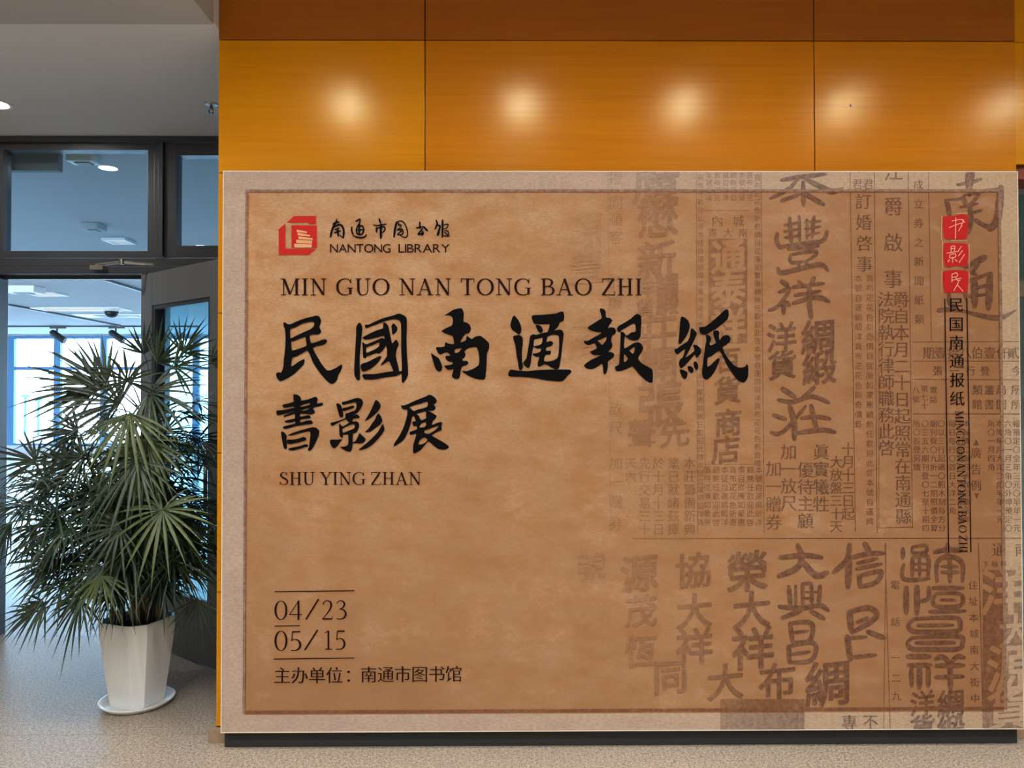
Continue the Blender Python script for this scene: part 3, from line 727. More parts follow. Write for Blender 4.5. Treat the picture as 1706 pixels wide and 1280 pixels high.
  ([(310,965),(420,960),(540,940),(630,908),(680,935),(680,970),(640,985),(520,1020),(400,1045),(320,1040)], []),
  ([(335,1135),(430,1110),(560,1085),(660,1050),(715,1060),(720,1095),(640,1115),(520,1150),(420,1172),(350,1165)], [])]),
'ying': ((545, 655), 12.31, [([(190,225),(230,210),(275,240),(310,310),(330,400),(335,480),(295,502),(255,480),(225,370),(200,270)], []),
  ([(305,190),(340,180),(450,150),(570,110),(640,100),(710,130),(740,190),(710,290),(640,390),(590,430),(500,465),(540,455),(620,440),(675,490),(640,520),(530,530),(520,600),(440,600),(390,540),(250,600),(110,675),(75,640),(85,610),(200,580),(370,515),(375,430),(420,410),(520,375),(580,350),(605,280),(600,210),(560,190),(450,215),(340,245),(305,220)], []),
  ([(320,310),(420,290),(530,255),(562,280),(540,310),(440,340),(340,370),(320,350)], []),
  ([(250,620),(320,685),(400,640),(500,590),(600,580),(655,620),(655,700),(620,790),(570,828),(500,820),(430,850),(330,860),(325,915),(280,905),(255,860),(250,740)], [[(320,735),(430,670),(540,640),(570,660),(560,720),(500,750),(400,790),(330,815)]]),
  ([(430,800),(530,800),(525,950),(525,1080),(500,1180),(460,1205),(390,1185),(310,1140),(270,1105),(340,1100),(420,1075),(440,1000),(435,880)], []),
  ([(65,970),(100,955),(220,955),(325,945),(270,1000),(220,1080),(150,1135),(100,1100),(65,1030)], []),
  ([(665,825),(720,870),(790,935),(780,990),(710,1030),(600,1030),(530,1025),(530,1005),(580,990),(620,920)], []),
  ([(1000,145),(1040,160),(1090,220),(1095,290),(1050,370),(960,460),(880,520),(780,578),(790,540),(860,430),(930,290),(970,190)], []),
  ([(1050,420),(1090,450),(1130,530),(1130,590),(1080,650),(1000,710),(900,785),(800,805),(785,790),(850,735),(910,640),(980,550),(1010,470)], []),
  ([(1140,635),(1165,680),(1180,750),(1130,840),(1040,950),(930,1060),(800,1140),(670,1170),(655,1155),(720,1100),(830,1010),(950,900),(1040,800),(1100,700)], [])]),
'zhan': ((650, 652), 12.31, [([(225,290),(280,290),(360,265),(500,200),(650,140),(730,110),(790,75),(850,82),(920,130),(960,200),(940,240),(890,275),(930,320),(920,380),(860,400),(770,400),(860,440),(950,500),(940,550),(880,610),(860,690),(960,650),(1050,630),(1070,670),(1050,720),(1060,790),(1000,820),(930,855),(850,905),(960,970),(1100,1050),(1205,1130),(1190,1170),(1120,1198),(990,1185),(900,1120),(790,1030),(710,1110),(610,1220),(490,1275),(470,1240),(475,1100),(510,980),(535,870),(440,900),(400,870),(405,835),(470,810),(550,780),(545,715),(490,720),(455,660),(470,620),(525,615),(510,560),(485,500),(450,540),(430,640),(380,800),(300,970),(220,1050),(95,1125),(75,1110),(90,1060),(180,930),(260,780),(310,640),(350,480),(350,380),(280,375),(240,340)],
  [[(400,330),(480,295),(620,255),(740,220),(775,235),(765,310),(680,350),(580,370),(490,405),(440,370)], [(540,465),(640,435),(735,415),(735,500),(740,550),(680,585),(630,590),(605,540),(590,500)], [(600,740),(640,670),(735,630),(735,700),(700,735)], [(710,800),(800,775),(900,735),(1000,710),(960,760),(890,820),(800,870),(710,860)], [(590,1090),(600,1020),(650,970),(710,950),(765,990),(740,1040),(660,1085)]])]),
}
for key, (org, sc, polys) in TITLE.items():
    pr = Print('ink')
    for outer, holes in polys:
        cv = lambda l: [(org[0] + p[0] / sc, org[1] + p[1] / sc) for p in l]
        pr.poly(cv(outer), [cv(h) for h in holes])
    pr.build('title_character', BLACK)

# ---- logo
pr = Print('red')
lg = lambda l: [(455 + x / 10.66, 350 + y / 10.66) for x, y in l]
for pl in ([(375,108),(765,108),(765,252),(635,252),(630,225),(245,225),(255,215)], [(100,345),(222,240),(222,690),(765,690),(640,798),(105,798)], [(328,272),(780,278),(780,668),(328,668)]):
    pr.poly(lg(pl), smooth=False)
logo = pr.build('printed_logo', RED)
pr = Print('sink')
for pl in ([(425,350),(605,385),(600,415),(420,392)], [(438,405),(660,448),(655,475),(440,452)], [(452,470),(705,505),(705,538),(458,518)], [(415,530),(698,548),(694,602),(418,590)], [(378,600),(690,615),(688,668),(385,672)]):
    pr.poly(lg(pl), smooth=False)
LP = plain('logo_cutout_paper', (212, 160, 118), .62, 0, .05, spec=.25)
o = pr.build('printed_books', LP, logo)
pr = Print('ink')
o1 = (455, 350); o2 = (600, 350); z = 10.66
S = lambda pts, w, o=o1: pr.stroke(pts, w, o, z)
pr = Print('ink')
S([(1130,175),(1115,240)],30); S([(1065,255),(1120,225),(1175,215)],32); S([(1115,230),(1060,330),(1020,485)],38); S([(1060,320),(1180,262),(1240,310),(1258,400),(1250,500)],36); S([(1100,350),(1180,322)],24); S([(1095,405),(1200,370)],28); S([(1150,330),(1160,470)],36); S([(1190,450),(1245,500)],22)
pr.build('logo_character', BLACK)
pr = Print('ink')
S([(1470,205),(1545,168),(1535,240)],28); S([(1525,250),(1485,340),(1500,425),(1580,430),(1612,350),(1580,285),(1520,295)],30); S([(1535,250),(1530,430)],32); S([(1490,360),(1600,350)],22); S([(1398,305),(1400,380),(1430,450)],32); S([(1430,460),(1520,492),(1620,485),(1660,440)],28)
pr.build('logo_character', BLACK)
pr = Print('ink')
S([(340,165),(365,230)],36,o2); S([(240,265),(300,280),(465,250)],24,o2); S([(370,250),(370,400),(372,505)],42,o2); S([(295,320),(295,400)],34,o2); S([(300,330),(420,300),(445,350),(400,405)],27,o2)
pr.build('logo_character', BLACK)
pr = Print('ink')
S([(650,220),(620,350),(605,480)],40,o2); S([(650,215),(720,195),(790,240),(840,370),(842,450),(800,490),(720,460)],22,o2); S([(680,220),(690,270),(740,270)],28,o2); S([(740,290),(660,360),(740,340),(700,400)],18,o2); S([(740,330),(770,390),(740,440),(670,440),(690,410),(750,380)],22,o2)
pr.build('logo_character', BLACK)
pr = Print('ink')
S([(1060,215),(1065,330)],30,o2); S([(1000,320),(1130,300)],24,o2); S([(1130,300),(1200,375)],34,o2); S([(1110,330),(1030,430)],24,o2); S([(1080,370),(1130,390)],22,o2); S([(1030,440),(1120,415),(1100,450)],32,o2)
pr.build('logo_character', BLACK)
pr = Print('ink')
S([(1350,185),(1370,250),(1330,340)],32,o2); S([(1380,270),(1420,300),(1370,440)],32,o2); S([(1400,380),(1380,450)],42,o2); S([(1465,180),(1465,300),(1460,490)],34,o2); S([(1470,270),(1560,255),(1540,320),(1480,340)],20,o2); S([(1500,370),(1560,380),(1570,460),(1480,460)],22,o2); S([(1500,400),(1590,472)],22,o2)
pr.build('logo_character', BLACK)


# ---- latin lettering: serif capitals and figures drawn stroke by stroke (cap height 1, y up)
T_, t_ = .118, .05
def sf(*spans): return [('L', a, y, b, y, t_) for a, b, y in spans]
_b, _t = .025, .975
SERIF = {
 'I': (.36, [('L',.18,0,.18,1,T_)] + sf((.04,.32,_b),(.04,.32,_t))),
 'H': (.80, [('L',.18,0,.18,1,T_),('L',.62,0,.62,1,T_),('L',.18,.52,.62,.52,t_)] + sf((.04,.32,_b),(.04,.32,_t),(.48,.76,_b),(.48,.76,_t))),
 'N': (.80, [('L',.16,0,.16,1,t_),('L',.66,0,.66,1,t_),('L',.15,.97,.65,.03,T_)] + sf((.01,.2,_t),(.03,.29,_b),(.53,.79,_t))),
 'M': (.95, [('L',.17,0,.17,1,t_),('L',.79,0,.79,1,T_),('L',.19,.96,.48,.06,T_),('L',.47,.04,.77,.97,t_)] + sf((.02,.22,_t),(.04,.3,_b),(.76,.94,_t),(.65,.93,_b))),
 'U': (.78, [('C',[(.18,1,T_),(.18,.5,T_),(.19,.25,T_),(.27,.06,.09),(.42,.02,.06),(.56,.09,t_),(.63,.28,t_),(.63,.6,t_),(.63,1,t_)])] + sf((.04,.32,_t),(.50,.76,_t))),
 'O': (.86, [('C',[(.43+.35*math.cos(a),.5+.475*math.sin(a),t_+(T_*1.05-t_)*abs(math.cos(a))**1.3) for a in [k*math.pi/8 for k in range(17)]])]),
 'G': (.86, [('C',[(.73,.74,t_),(.68,.88,t_),(.58,.96,t_),(.44,.975,t_),(.27,.92,.075),(.14,.75,.11),(.10,.5,T_*1.05),(.14,.25,.11),(.27,.08,.075),(.45,.025,t_),(.60,.05,t_),(.72,.12,t_)]),('L',.72,.06,.72,.43,T_),('L',.735,.72,.735,.97,t_*.8)] + sf((.57,.84,.43))),
 'T': (.72, [('L',.36,0,.36,1,T_),('L',.06,_t,.66,_t,t_),('L',.065,.76,.045,.99,t_*.8),('L',.655,.76,.675,.99,t_*.8)] + sf((.21,.51,_b))),
 'A': (.80, [('L',.12,0,.39,.98,t_),('L',.38,.99,.66,0,T_),('L',.20,.34,.58,.34,t_)] + sf((.0,.24,_b),(.52,.80,_b))),
 'B': (.72, [('L',.18,0,.18,1,T_),('C',[(.1,_t,t_),(.38,_t,t_),(.52,.91,.08),(.57,.76,T_),(.51,.60,.08),(.36,.53,t_),(.18,.53,t_)]),('C',[(.18,.53,t_),(.42,.53,t_),(.58,.44,.09),(.64,.27,T_),(.57,.09,.09),(.40,_b,t_),(.1,_b,t_)])] + sf((.04,.3,_b),(.04,.3,_t))),
 'Z': (.70, [('L',.08,_t,.62,_t,t_),('L',.05,_b,.64,_b,t_),('L',.59,.97,.09,.03,T_),('L',.08,.76,.07,.99,t_*.8),('L',.64,.24,.655,.01,t_*.8)]),
 'S': (.60, [('C',[(.47,.78,t_),(.43,.92,t_),(.29,_t,t_),(.15,.92,.07),(.10,.77,.10),(.19,.62,T_),(.36,.49,T_),(.49,.36,.11),(.52,.22,.1),(.43,.07,.07),(.27,_b,t_),(.13,.07,t_),(.07,.22,t_)]),('L',.48,.74,.48,.98,t_*.8),('L',.06,.01,.06,.27,t_*.8)]),
 'Y': (.76, [('L',.14,.98,.39,.46,T_),('L',.66,.98,.40,.46,t_),('L',.39,0,.39,.48,T_)] + sf((.24,.54,_b),(.01,.28,_t),(.53,.77,_t))),
 '0': (.62, [('C',[(.31+.25*math.cos(a),.5+.48*math.sin(a),.035+.062*abs(math.cos(a))**1.3) for a in [k*math.pi/8 for k in range(17)]])]),
 '4': (.64, [('L',.45,.98,.05,.29,.035),('L',.03,.28,.61,.28,.05),('L',.45,0,.45,1,.09)]),
 '2': (.60, [('C',[(.08,.76,.045),(.13,.90,.05),(.28,.975,.045),(.43,.92,.075),(.49,.75,.09),(.42,.52,.075),(.24,.25,.05),(.07,.04,.04)]),('L',.05,.035,.53,.035,.07),('L',.51,.02,.555,.16,.035)]),
 '3': (.58, [('C',[(.08,.84,.04),(.16,.94,.045),(.28,.975,.05),(.42,.9,.08),(.45,.76,.09),(.36,.61,.06),(.2,.54,.04)]),('C',[(.2,.54,.04),(.38,.51,.06),(.50,.38,.09),(.5,.2,.095),(.38,.06,.07),(.2,.025,.045),(.06,.06,.04)])]),
 '5': (.58, [('C',[(.11,.52,.04),(.28,.58,.045),(.43,.5,.08),(.50,.33,.1),(.45,.14,.09),(.3,.03,.05),(.08,.03,.045)]),('L',.11,.5,.15,.96,.045),('L',.14,.945,.50,.955,.075)]),
 '1': (.52, [('L',.28,0,.28,.98,.09),('L',.12,.025,.46,.025,.045),('C',[(.28,.96,.05),(.2,.91,.045),(.1,.87,.04)])]),
}
def serif_text(pr, text, x0, x1, ytop, ybase, word=.34, track=.03, rot=None, words=None):
    pen = 0; pl = []; wi = 0
    for c in text:
        if c == ' ': pen += word; wi += 1; continue
        pl.append((c, pen, wi)); pen += SERIF[c][0] + track
    pen -= track
    sx = (x1 - x0) / pen; sy = (ybase - ytop)
    def m(u, v):
        if rot is None: return (x0 + u * sx, ybase - v * sy)
        return (rot[0] + v * sy + rot[1] * (u * sx), x0 + u * sx)
    last = None
    for c, dx, wi in pl:
        if words:
            if wi != last:
                if last is not None: pr.build(words, BROWNBLK)
                pr = Print('ink'); last = wi
        for it in SERIF[c][1]:
            if it[0] == 'L':
                _, a, b, c2, d, w = it
                ll = math.hypot(c2 - a, d - b); nx, ny = -(d - b) / ll * w / 2, (c2 - a) / ll * w / 2
                pr.raw([B(*m(dx + q[0], q[1])) for q in ((a + nx, b + ny), (c2 + nx, d + ny), (c2 - nx, d - ny), (a - nx, b - ny))], [(0, 1, 2, 3)])
            else:
                P = it[1]; Q = []
                for i in range(len(P) - 1):
                    A = P[max(i - 1, 0)]; Bq = P[i]; Cq = P[i + 1]; D = P[min(i + 2, len(P) - 1)]
                    for tt in (0, .33, .67):
                        Q.append(tuple(.5 * (2 * Bq[j] + (Cq[j] - A[j]) * tt + (2 * A[j] - 5 * Bq[j] + 4 * Cq[j] - D[j]) * tt * tt + (3 * Bq[j] - A[j] - 3 * Cq[j] + D[j]) * tt ** 3) for j in range(3)))
                Q.append(P[-1]); Lf, Rt = [], []
                for i, q in enumerate(Q):
                    a_, b2 = Q[max(i - 1, 0)], Q[min(i + 1, len(Q) - 1)]
                    ex, ey = b2[0] - a_[0], b2[1] - a_[1]; ll = math.hypot(ex, ey) or 1
                    Lf.append((q[0] - ey / ll * q[2] / 2, q[1] + ex / ll * q[2] / 2)); Rt.append((q[0] + ey / ll * q[2] / 2, q[1] - ex / ll * q[2] / 2))
                n = len(Q)
                pr.raw([B(*m(dx + u, v)) for u, v in Lf + Rt], [(i, i + 1, n + i + 1, n + i) for i in range(n - 1)])
    if words: pr.build(words, BROWNBLK)
def sans_text(pr, text, x0, x1, ytop, ybase, track=.05):
    glyph_prepare({(c, 0, 4) for c in text})
    pen = 0; placed = []
    for c in text:
        vs, fs = _mesh[(c, 0, 4)]; lo_, hi = min(v[0] for v in vs), max(v[0] for v in vs)
        placed.append((vs, fs, pen - lo_)); pen += hi - lo_ + track
    pen -= track; cap = max(v[1] for v in _mesh[('L' if 'L' in text else 'N', 0, 4)][0])
    for vs, fs, dx in placed: pr.raw([B(x0 + (x + dx) * (x1 - x0) / pen, ybase - y / cap * (ybase - ytop)) for x, y in vs], fs)
serif_text(None, 'MIN GUO NAN TONG BAO ZHI', 467, 1070, 464.3, 492.3, word=.36, track=.06, words='title_word')
serif_text(None, 'SHU YING ZHAN', 465.5, 702, 786.8, 808, word=.27, track=.03, words='subtitle_word')
pr = Print('ink'); sans_text(pr, 'NANTONG', 550, 651, 407, 421); pr.build('library_name_lettering', BROWNBLK); pr = Print('ink'); sans_text(pr, 'LIBRARY', 664, 749.5, 407, 421); pr.build('library_name_lettering', BROWNBLK)
pr = Print('ink')
serif_text(pr, '04', 457, 504.5, 1000.5, 1033, track=.04); serif_text(pr, '23', 535.5, 578.5, 1000, 1032.3, track=.08)
serif_text(pr, '05', 457, 503.5, 1051, 1084.5, track=.06); serif_text(pr, '15', 538, 577, 1050, 1082.5, track=.06)
pr.line((510, 1032), (531, 998), 2.6); pr.line((508, 1083), (529.5, 1049.5), 2.6)
pr.line((458, 985.8), (591, 984.3), 1.6); pr.line((457.5, 1043.2), (500, 1042.6), 1.6); pr.line((456.5, 1098), (591, 1096.2), 1.6)
pr.build('exhibition_dates', BROWNBLK)
pr = Print('ink')
for i, ch in enumerate('主办单位：'): G(pr, ch, 470.5 + i * 29 + (2 if i == 4 else 0), 1125.3 - i * .15, 29.5, **SONG, res=3)
run_jobs(); pr.build('organiser_line', BROWNBLK); pr = Print('ink')
for i, ch in enumerate('南通市图书馆'): G(pr, ch, 614.5 + i * 28.3, 1123.8 - i * .25, 29, **SONG, res=3)
run_jobs()
pr.build('organiser_line', BROWNBLK)

# ---- vertical side title
pr = Print('ink')
for ch, y, x in zip('民国南通报纸', (508, 540, 571, 601.5, 633, 664), (1592.5, 1592.5, 1593, 1593.5, 1594, 1594)): G(pr, ch, x, y, 26, **SONG, res=3)
run_jobs()
pr.line((1573.3, 498), (1580, 920), 1.7); pr.line((1610.3, 498), (1617, 920), 1.7)
serif_text(pr, 'MINGUONANTONG BAO ZHI', 684, 921, 0, 13.5, rot=(1591.0, .028), track=.02, word=.2)
pr.build('side_title', BLACK)

# ---- red seals
so = (1560, 280); ss = 4.571
for pl, strokes in (
    ([(52,370),(120,368),(190,352),(232,362),(240,400),(238,470),(225,540),(150,545),(70,542),(55,520),(48,450)], [[(95,455),(150,432),(190,420)],[(115,405),(200,395),(185,440)],[(190,440),(165,480)],[(145,380),(142,540)],[(190,395),(212,415)]]),
    ([(55,578),(110,572),(200,574),(232,585),(242,640),(238,700),(225,752),(140,745),(90,760),(62,740),(50,680)], [[(108,600),(108,635)],[(108,600),(135,595),(135,630)],[(108,617),(133,613)],[(75,650),(165,635)],[(100,660),(100,685),(140,680),(140,655),(105,660)],[(122,680),(120,720)],[(95,700),(85,715)],[(185,600),(165,630)],[(195,630),(165,670)],[(210,660),(170,720)],[(140,700),(155,712)]]),
    ([(50,790),(110,778),(200,780),(235,790),(242,850),(235,930),(215,950),(140,948),(65,952),(52,900),(46,840)], [[(115,810),(115,870)],[(115,810),(150,800),(155,825),(115,835)],[(120,855),(185,840)],[(140,830),(160,860),(175,855)],[(165,870),(130,935)],[(155,890),(200,940)]])):
    sp_ = Print('red'); sp_.poly([(so[0] + x / ss, so[1] + y / ss) for x, y in pl], smooth=True)
    seal = sp_.build('red_seal', SEALRED)
    ip = Print('sink')
    for st in strokes: ip.stroke(st, 5.5, so, ss, False)
    ip.build('seal_lettering', SEALINK, seal)
sp_ = Print('sink')
for l in ([(38,365),(36,550)], [(150,350),(235,345)], [(110,553),(232,553)], [(45,560),(45,760)], [(246,580),(246,760)], [(38,785),(38,950)], [(246,790),(244,955)]):
    sp_.stroke(l, 3, so, ss, False)
sp_.build('seal_outline', SEALINK)

# ---- border rectangle
pr = Print('bor')
pr.line((411.5, 316), (406.7, 1188), 5.2); pr.line((409, 318.5), (1665, 318), 5.2); pr.line((1664, 316), (1675, 1182), 5.5); pr.line((405, 1186.8), (1677, 1180), 5.0)
pr.build('border_line', BORDER)

# ---- old newspaper collage
big = Print('big'); txt = Print('txt'); blk = Print('blk'); rev = Print('rev')
def SS(o, sc, lst):
    for pts, w in lst: big.stroke(pts, w, o, sc)
SS((1270, 285), 4.652, [([(150,70),(300,45),(490,25)],34),([(330,60),(430,110,40),(540,160,48),(625,130,16)],34),([(280,60),(190,150),(60,213)],30),([(315,90),(320,270)],36),([(170,150),(240,120)],24),([(150,232),(290,182)],34),([(330,175),(475,260)],38),
 ([(115,485),(110,545),(140,600)],34),([(130,590),(440,545)],32),([(500,470),(480,530),(430,555)],34),([(210,365),(225,560)],32),([(285,350),(290,540)],28),([(400,355),(385,520)],30),([(170,420),(280,400)],22),([(170,470),(290,450)],22),([(175,515),(290,500)],22),([(330,400),(450,390)],22),([(330,450),(450,430)],22),([(340,500),(440,480)],22),([(345,380),(345,530)],24),
 ([(200,605),(435,580)],34),([(220,650),(400,620),(410,655),(330,705)],28),([(215,655),(225,710),(335,700)],28),([(285,710),(280,765)],28),([(345,705),(340,755)],28),([(120,755),(150,790),(300,755),(450,725),(505,770)],40),
 ([(150,855),(195,885)],38),([(130,940),(210,912),(130,1040),(50,1080)],32),([(165,1000),(165,1105)],38),([(192,1015),(212,1045)],26),([(400,830),(375,875)],34),([(280,855),(310,890)],30),([(240,900),(475,872)],32),([(250,965),(450,930)],28),([(240,1025),(350,990),(440,980),(515,1012)],38),([(365,890),(365,1040),(380,1140)],40)])
SS((1140, 560), 3.763, [([(590,400),(680,412),(800,378),(905,418)],28),([(615,330),(695,382)],32),([(815,322),(730,400)],28),([(660,440),(688,540),(690,645)],38),([(560,497),(635,520)],28),([(545,605),(620,600),(760,440)],26),([(795,438),(830,590)],32),([(735,515),(830,505),(915,520)],26),([(705,608),(860,588),(945,603)],30)])
SS((1180, 880), 3.763, [([(885,105),(868,200),(785,275)],36),([(882,200),(875,372)],42),([(980,98),(1010,145)],36),([(890,188),(1000,160),(1095,158)],32),([(935,220),(1060,190)],24),([(928,255),(1085,225)],26),([(945,300),(950,362)],32),([(950,300),(1080,270),(1050,340),(950,368)],32),
 ([(885,525),(895,645)],40),([(885,525),(1010,500),(1050,560),(900,655)],36),([(930,592),(1000,560)],22),([(1000,650),(1105,690)],34),([(870,680),(890,825)],38),([(880,690),(990,682)],24),([(890,812),(1050,795)],26),
 ([(560,108),(584,180),(555,250),(440,302)],40),([(450,185),(600,170),(710,185)],34),([(588,205),(675,298),(745,278)],40),
 ([(505,368),(515,490)],30),([(548,362),(548,480)],18),([(590,350),(592,480)],26),([(590,350),(645,345)],22),([(645,350),(650,480)],26),([(700,365),(692,475)],30),([(605,400),(630,402)],14),([(605,440),(632,440)],14),([(665,400),(690,400)],14),([(445,492),(580,502),(700,485),(750,515)],32),([(465,562),(580,518)],30),([(645,522),(725,568)],30),
 ([(512,600),(528,712)],30),([(510,598),(620,588),(655,620),(632,708),(530,715)],30),([(540,655),(625,645)],22),([(503,740),(508,845)],32),([(508,740),(640,715),(675,750),(642,830),(508,842)],30),([(530,790),(635,775)],22)])
SS((1560, 280), 4.571, [([(262,10,74),(250,100,64),(250,210,30)],60),([(160,127),(250,112),(340,85)],26),([(65,245),(190,232),(215,205)],20),([(75,250),(88,300),(100,360)],40),([(230,205),(330,180),(480,160)],26),([(490,150),(478,290),(460,400),(410,465)],62),([(295,395),(350,430),(420,455)],34),([(200,225),(232,292)],36),([(325,200),(250,290)],30),([(180,300),(315,272)],24),([(245,348),(345,322)],24),([(250,280),(262,400),(240,495)],42),
 ([(215,760,30),(300,715,50),(370,680,56)],50),([(275,790),(320,725)],34),([(258,795),(305,812)],28),([(290,850),(290,1055)],52),([(225,870),(310,840),(410,800)],32),([(408,810),(395,1070)],54),([(290,920),(400,888)],26),([(250,980),(390,960)],24),([(212,930),(225,995)],32),([(95,965),(100,1030),(140,1060)],36),([(15,1085,46),(80,1080,40),(200,1090,24),(330,1122,34),(450,1142,40),(530,1125,34),(612,1078,8)],34)])
SS((1440, 880), 3.763, [([(240,130),(240,190)],30),([(245,230),(247,320),(405,318)],26),([(300,120),(380,108),(385,150),(305,155),(300,120)],24),([(300,190),(300,300)],28),([(300,185),(395,178),(398,310)],28),([(345,190),(345,300)],22),([(310,225),(390,225)],15),([(310,262),(390,262)],15),
 ([(440,150),(525,135),(610,142)],30),([(520,105),(520,190)],32),([(455,332),(452,235),(490,185),(570,185),(615,230),(615,332)],30),([(485,240),(585,240)],20),([(485,277),(590,275)],22),([(535,200),(537,335)],30),
 ([(262,375),(262,532)],36),([(330,370),(330,535)],38),([(345,462),(400,440),(402,370)],28),([(430,375),(620,375)],26),([(450,410),(590,410),(618,450),(590,490),(450,490),(430,450),(450,410)],26),([(480,450),(570,450)],18),([(410,525),(632,520)],26),
 ([(310,570),(440,562),(580,565),(600,610),(580,645),(440,650),(310,648),(275,610),(310,570)],30),([(335,610),(555,608)],24),([(300,688),(450,680),(600,680),(615,720),(590,757),(440,760),(300,757),(272,720),(300,688)],30),([(325,720),(565,718)],28),
 ([(270,805),(412,805)],34),([(275,860),(415,857)],30),([(295,880),(295,990)],30),([(345,880),(345,1005)],36),([(400,880),(400,990)],32),([(445,820),(490,805),(538,850)],30),([(625,812),(580,805),(538,850)],30),([(450,862),(622,860)],30),([(450,935),(618,930)],30),([(535,850),(540,1015)],34)])
def BG(ch, x, y, size, r=.021, shear=.10, sx=1.0, rot=0): G(big, ch, x, y, size, 0.0, fat(r), shear, rot, sx, 3)
for a in (('廣',1093,300,84),('懋',1095,362,72),('新',1094,433,68),('莊',1094,557,70),('開',1098,612,66),('張',1100,674,80),('聲',1069,722,50),('先',1124,720,52),
          ('洋',1302,562,52),('貨',1303,608,50),('綢',1363,561,60),('緞',1365,612,60),('貨',1212,650,48),('商',1213,704,48),('店',1209,749,50),('百',1213,600,44),
          ('協',1155,950,62),('大',1157,1018,62),('祥',1157,1076,64),('榮',1245,952,72),('大',1252,1016,66),('祥',1254,1080,74),('同',1117,1128,60),('大',1208,1136,64),('布',1295,1135,64),('綢',1379,1139,80),
          ('源',1065,955,66),('茂',1068,1018,56),('恆',1068,1085,56),('源',972,385,66),('豐',976,445,60),('閣',978,560,74),('號',985,945,50),('洋',1537,1172,44),('綢',1584,1172,48),('貨',1537,1212,44),('緞',1584,1214,48)):
    BG(*a)
for a in (('洋',1075,480,34),('貨',1075,514,34),('綢',1112,474,40),('緞',1112,506,40)): BG(*a, .022)
# reversed blocks
for rc in ((1180, 398, 1245, 572), (1637, 950, 1712, 1222), (1200, 1165, 1340, 1217)):
    blk = Print('blk'); blk.rect(*rc); blk.build('newspaper_dark_block', INK_BLK)
for ch, y in (('通', 427), ('泰', 483), ('祥', 543)): G(rev, ch, 1213, y, 60, 0, fat(.03), .08, 0, 1, 3)
for ch, x, y, sz in (('洋', 1672, 985, 84), ('大', 1692, 1050, 60), ('源', 1684, 1112, 84), ('貨', 1680, 1180, 76)): G(rev, ch, x, y, sz, 0, fat(.018), .08, 0, 1, 3)
# printed type
TX = dict(off=0, shifts=((-.012, 0), (.012, 0)))
def V(t, x, y0, p, s, **k): vcol(txt, t, x, y0, p, s, **{**TX, **k})
V('訂婚啓事', 1438, 336, 34.6, 28, drift=.8); V('君', 1428, 307, 20, 19); V('君', 1446, 307, 20, 19)
for ch, y in zip('江爵啟事', (286, 344, 404, 465)): G(txt, ch, 1488, y, 33, **TX)
V('法院執行律師職務此啓', 1476, 499, 27.5, 28, drift=.1); V('爵自本月二十日起照常在南通縣', 1501, 499, 27.8, 28, drift=.3)
V('成立券之新聞紙類', 1530, 308, 32, 17, drift=.2)
for ch, x in zip('期壹拾八伯壹仟貳', (1547, 1567, 1588, 1608, 1628, 1649, 1670, 1688)): G(txt, ch, x, 588, 21, **TX)
for ch, x in zip('張一行登今', (1562, 1590, 1617, 1641, 1693)): G(txt, ch, x, 618, 17, **TX)
for ch, x, y in zip('類叢局所館書圖所', (1628, 1648, 1668, 1693, 1628, 1648, 1668, 1693), (650, 650, 650, 650, 674, 674, 674, 674)): G(txt, ch, x, y, 18, **TX)
V('八號', 1526, 650, 15, 13); V('第七十', 1540, 648, 14, 13); V('電話', 1555, 650, 16, 13)
V('廣告例', 1626, 755, 27, 19)
txt.poly([(1621, 742), (1626, 732), (1631, 742)], smooth=False); txt.poly([(1623, 822), (1631, 822), (1627, 832)], smooth=False)
V('所〇長登另議', 1527, 706, 14.5, 13, drift=.1); V('〇三五六期刊登〇七至十期四', 1541, 706, 14.5, 13, drift=.1); V('期刊費〇九折一二期照價全算', 1555, 706, 14.5, 13, drift=.1); V('〇以三行起碼〇照木刻每方分', 1568, 706, 14.5, 13, drift=.1)
V('每日每行〇首日大洋二角', 1586, 706, 14.5, 13, drift=.1); V('第二日起每行一角每期三角', 1600, 706, 14.5, 12, drift=.1); V('本報費〇每月大洋三角全年', 1610, 706, 14.5, 12, drift=.1)
V('角〇一月四角', 1651, 706, 14.5, 13, drift=.1); V('本埠每月大洋三角半年一元', 1665, 706, 14.5, 13, drift=.1); V('六角〇一月三角〇外埠預定〇', 1679, 706, 14.5, 13, drift=.1); V('報預定〇全年三元〇半年一元', 1693, 706, 14.5, 13, drift=.1)
V('十月十三日起', 1413, 748, 21.6, 23); V('大放盤三十天', 1393, 770, 21.4, 22); V('眞實犧牲', 1368, 753, 29, 28); V('優待主顧', 1342, 783, 28.3, 28); V('加一放尺', 1314, 753, 28.5, 28); V('加一贈券', 1289, 781, 29.7, 28)
V('內', 1195, 368, 20, 20); V('城', 1230, 368, 20, 20)
for ch, x in zip('寄大南', (1187, 1213, 1238)): G(txt, ch, x, 388, 16, **TX)
random.seed(5)
SM = '本號自運綢緞洋貨布疋花色新奇價目從廉如蒙惠顧無任歡迎此啓'
def small(x, y0, y1, p, s, k=0):
    n = int((y1 - y0) / p) + 1
    for i in range(n): G(txt, SM[(i + k * 7) % len(SM)], x, y0 + i * p, s, 0)
small(1262, 296, 775, 13.6, 12, 1); small(1167, 585, 880, 13.6, 12, 2); small(1167, 296, 560, 13.6, 11, 3)
for i, x in enumerate((1181, 1195, 1209, 1222, 1236, 1249)): small(x, 292, 340, 12.5, 11.5, i)
for i, x in enumerate((1178, 1193, 1207, 1221, 1235, 1250, 1264)): small(x, 783, 884, 14.6, 13, i + 2)
small(1430, 464, 715, 16.2, 13, 4); small(1449, 464, 882, 16.2, 13, 1)
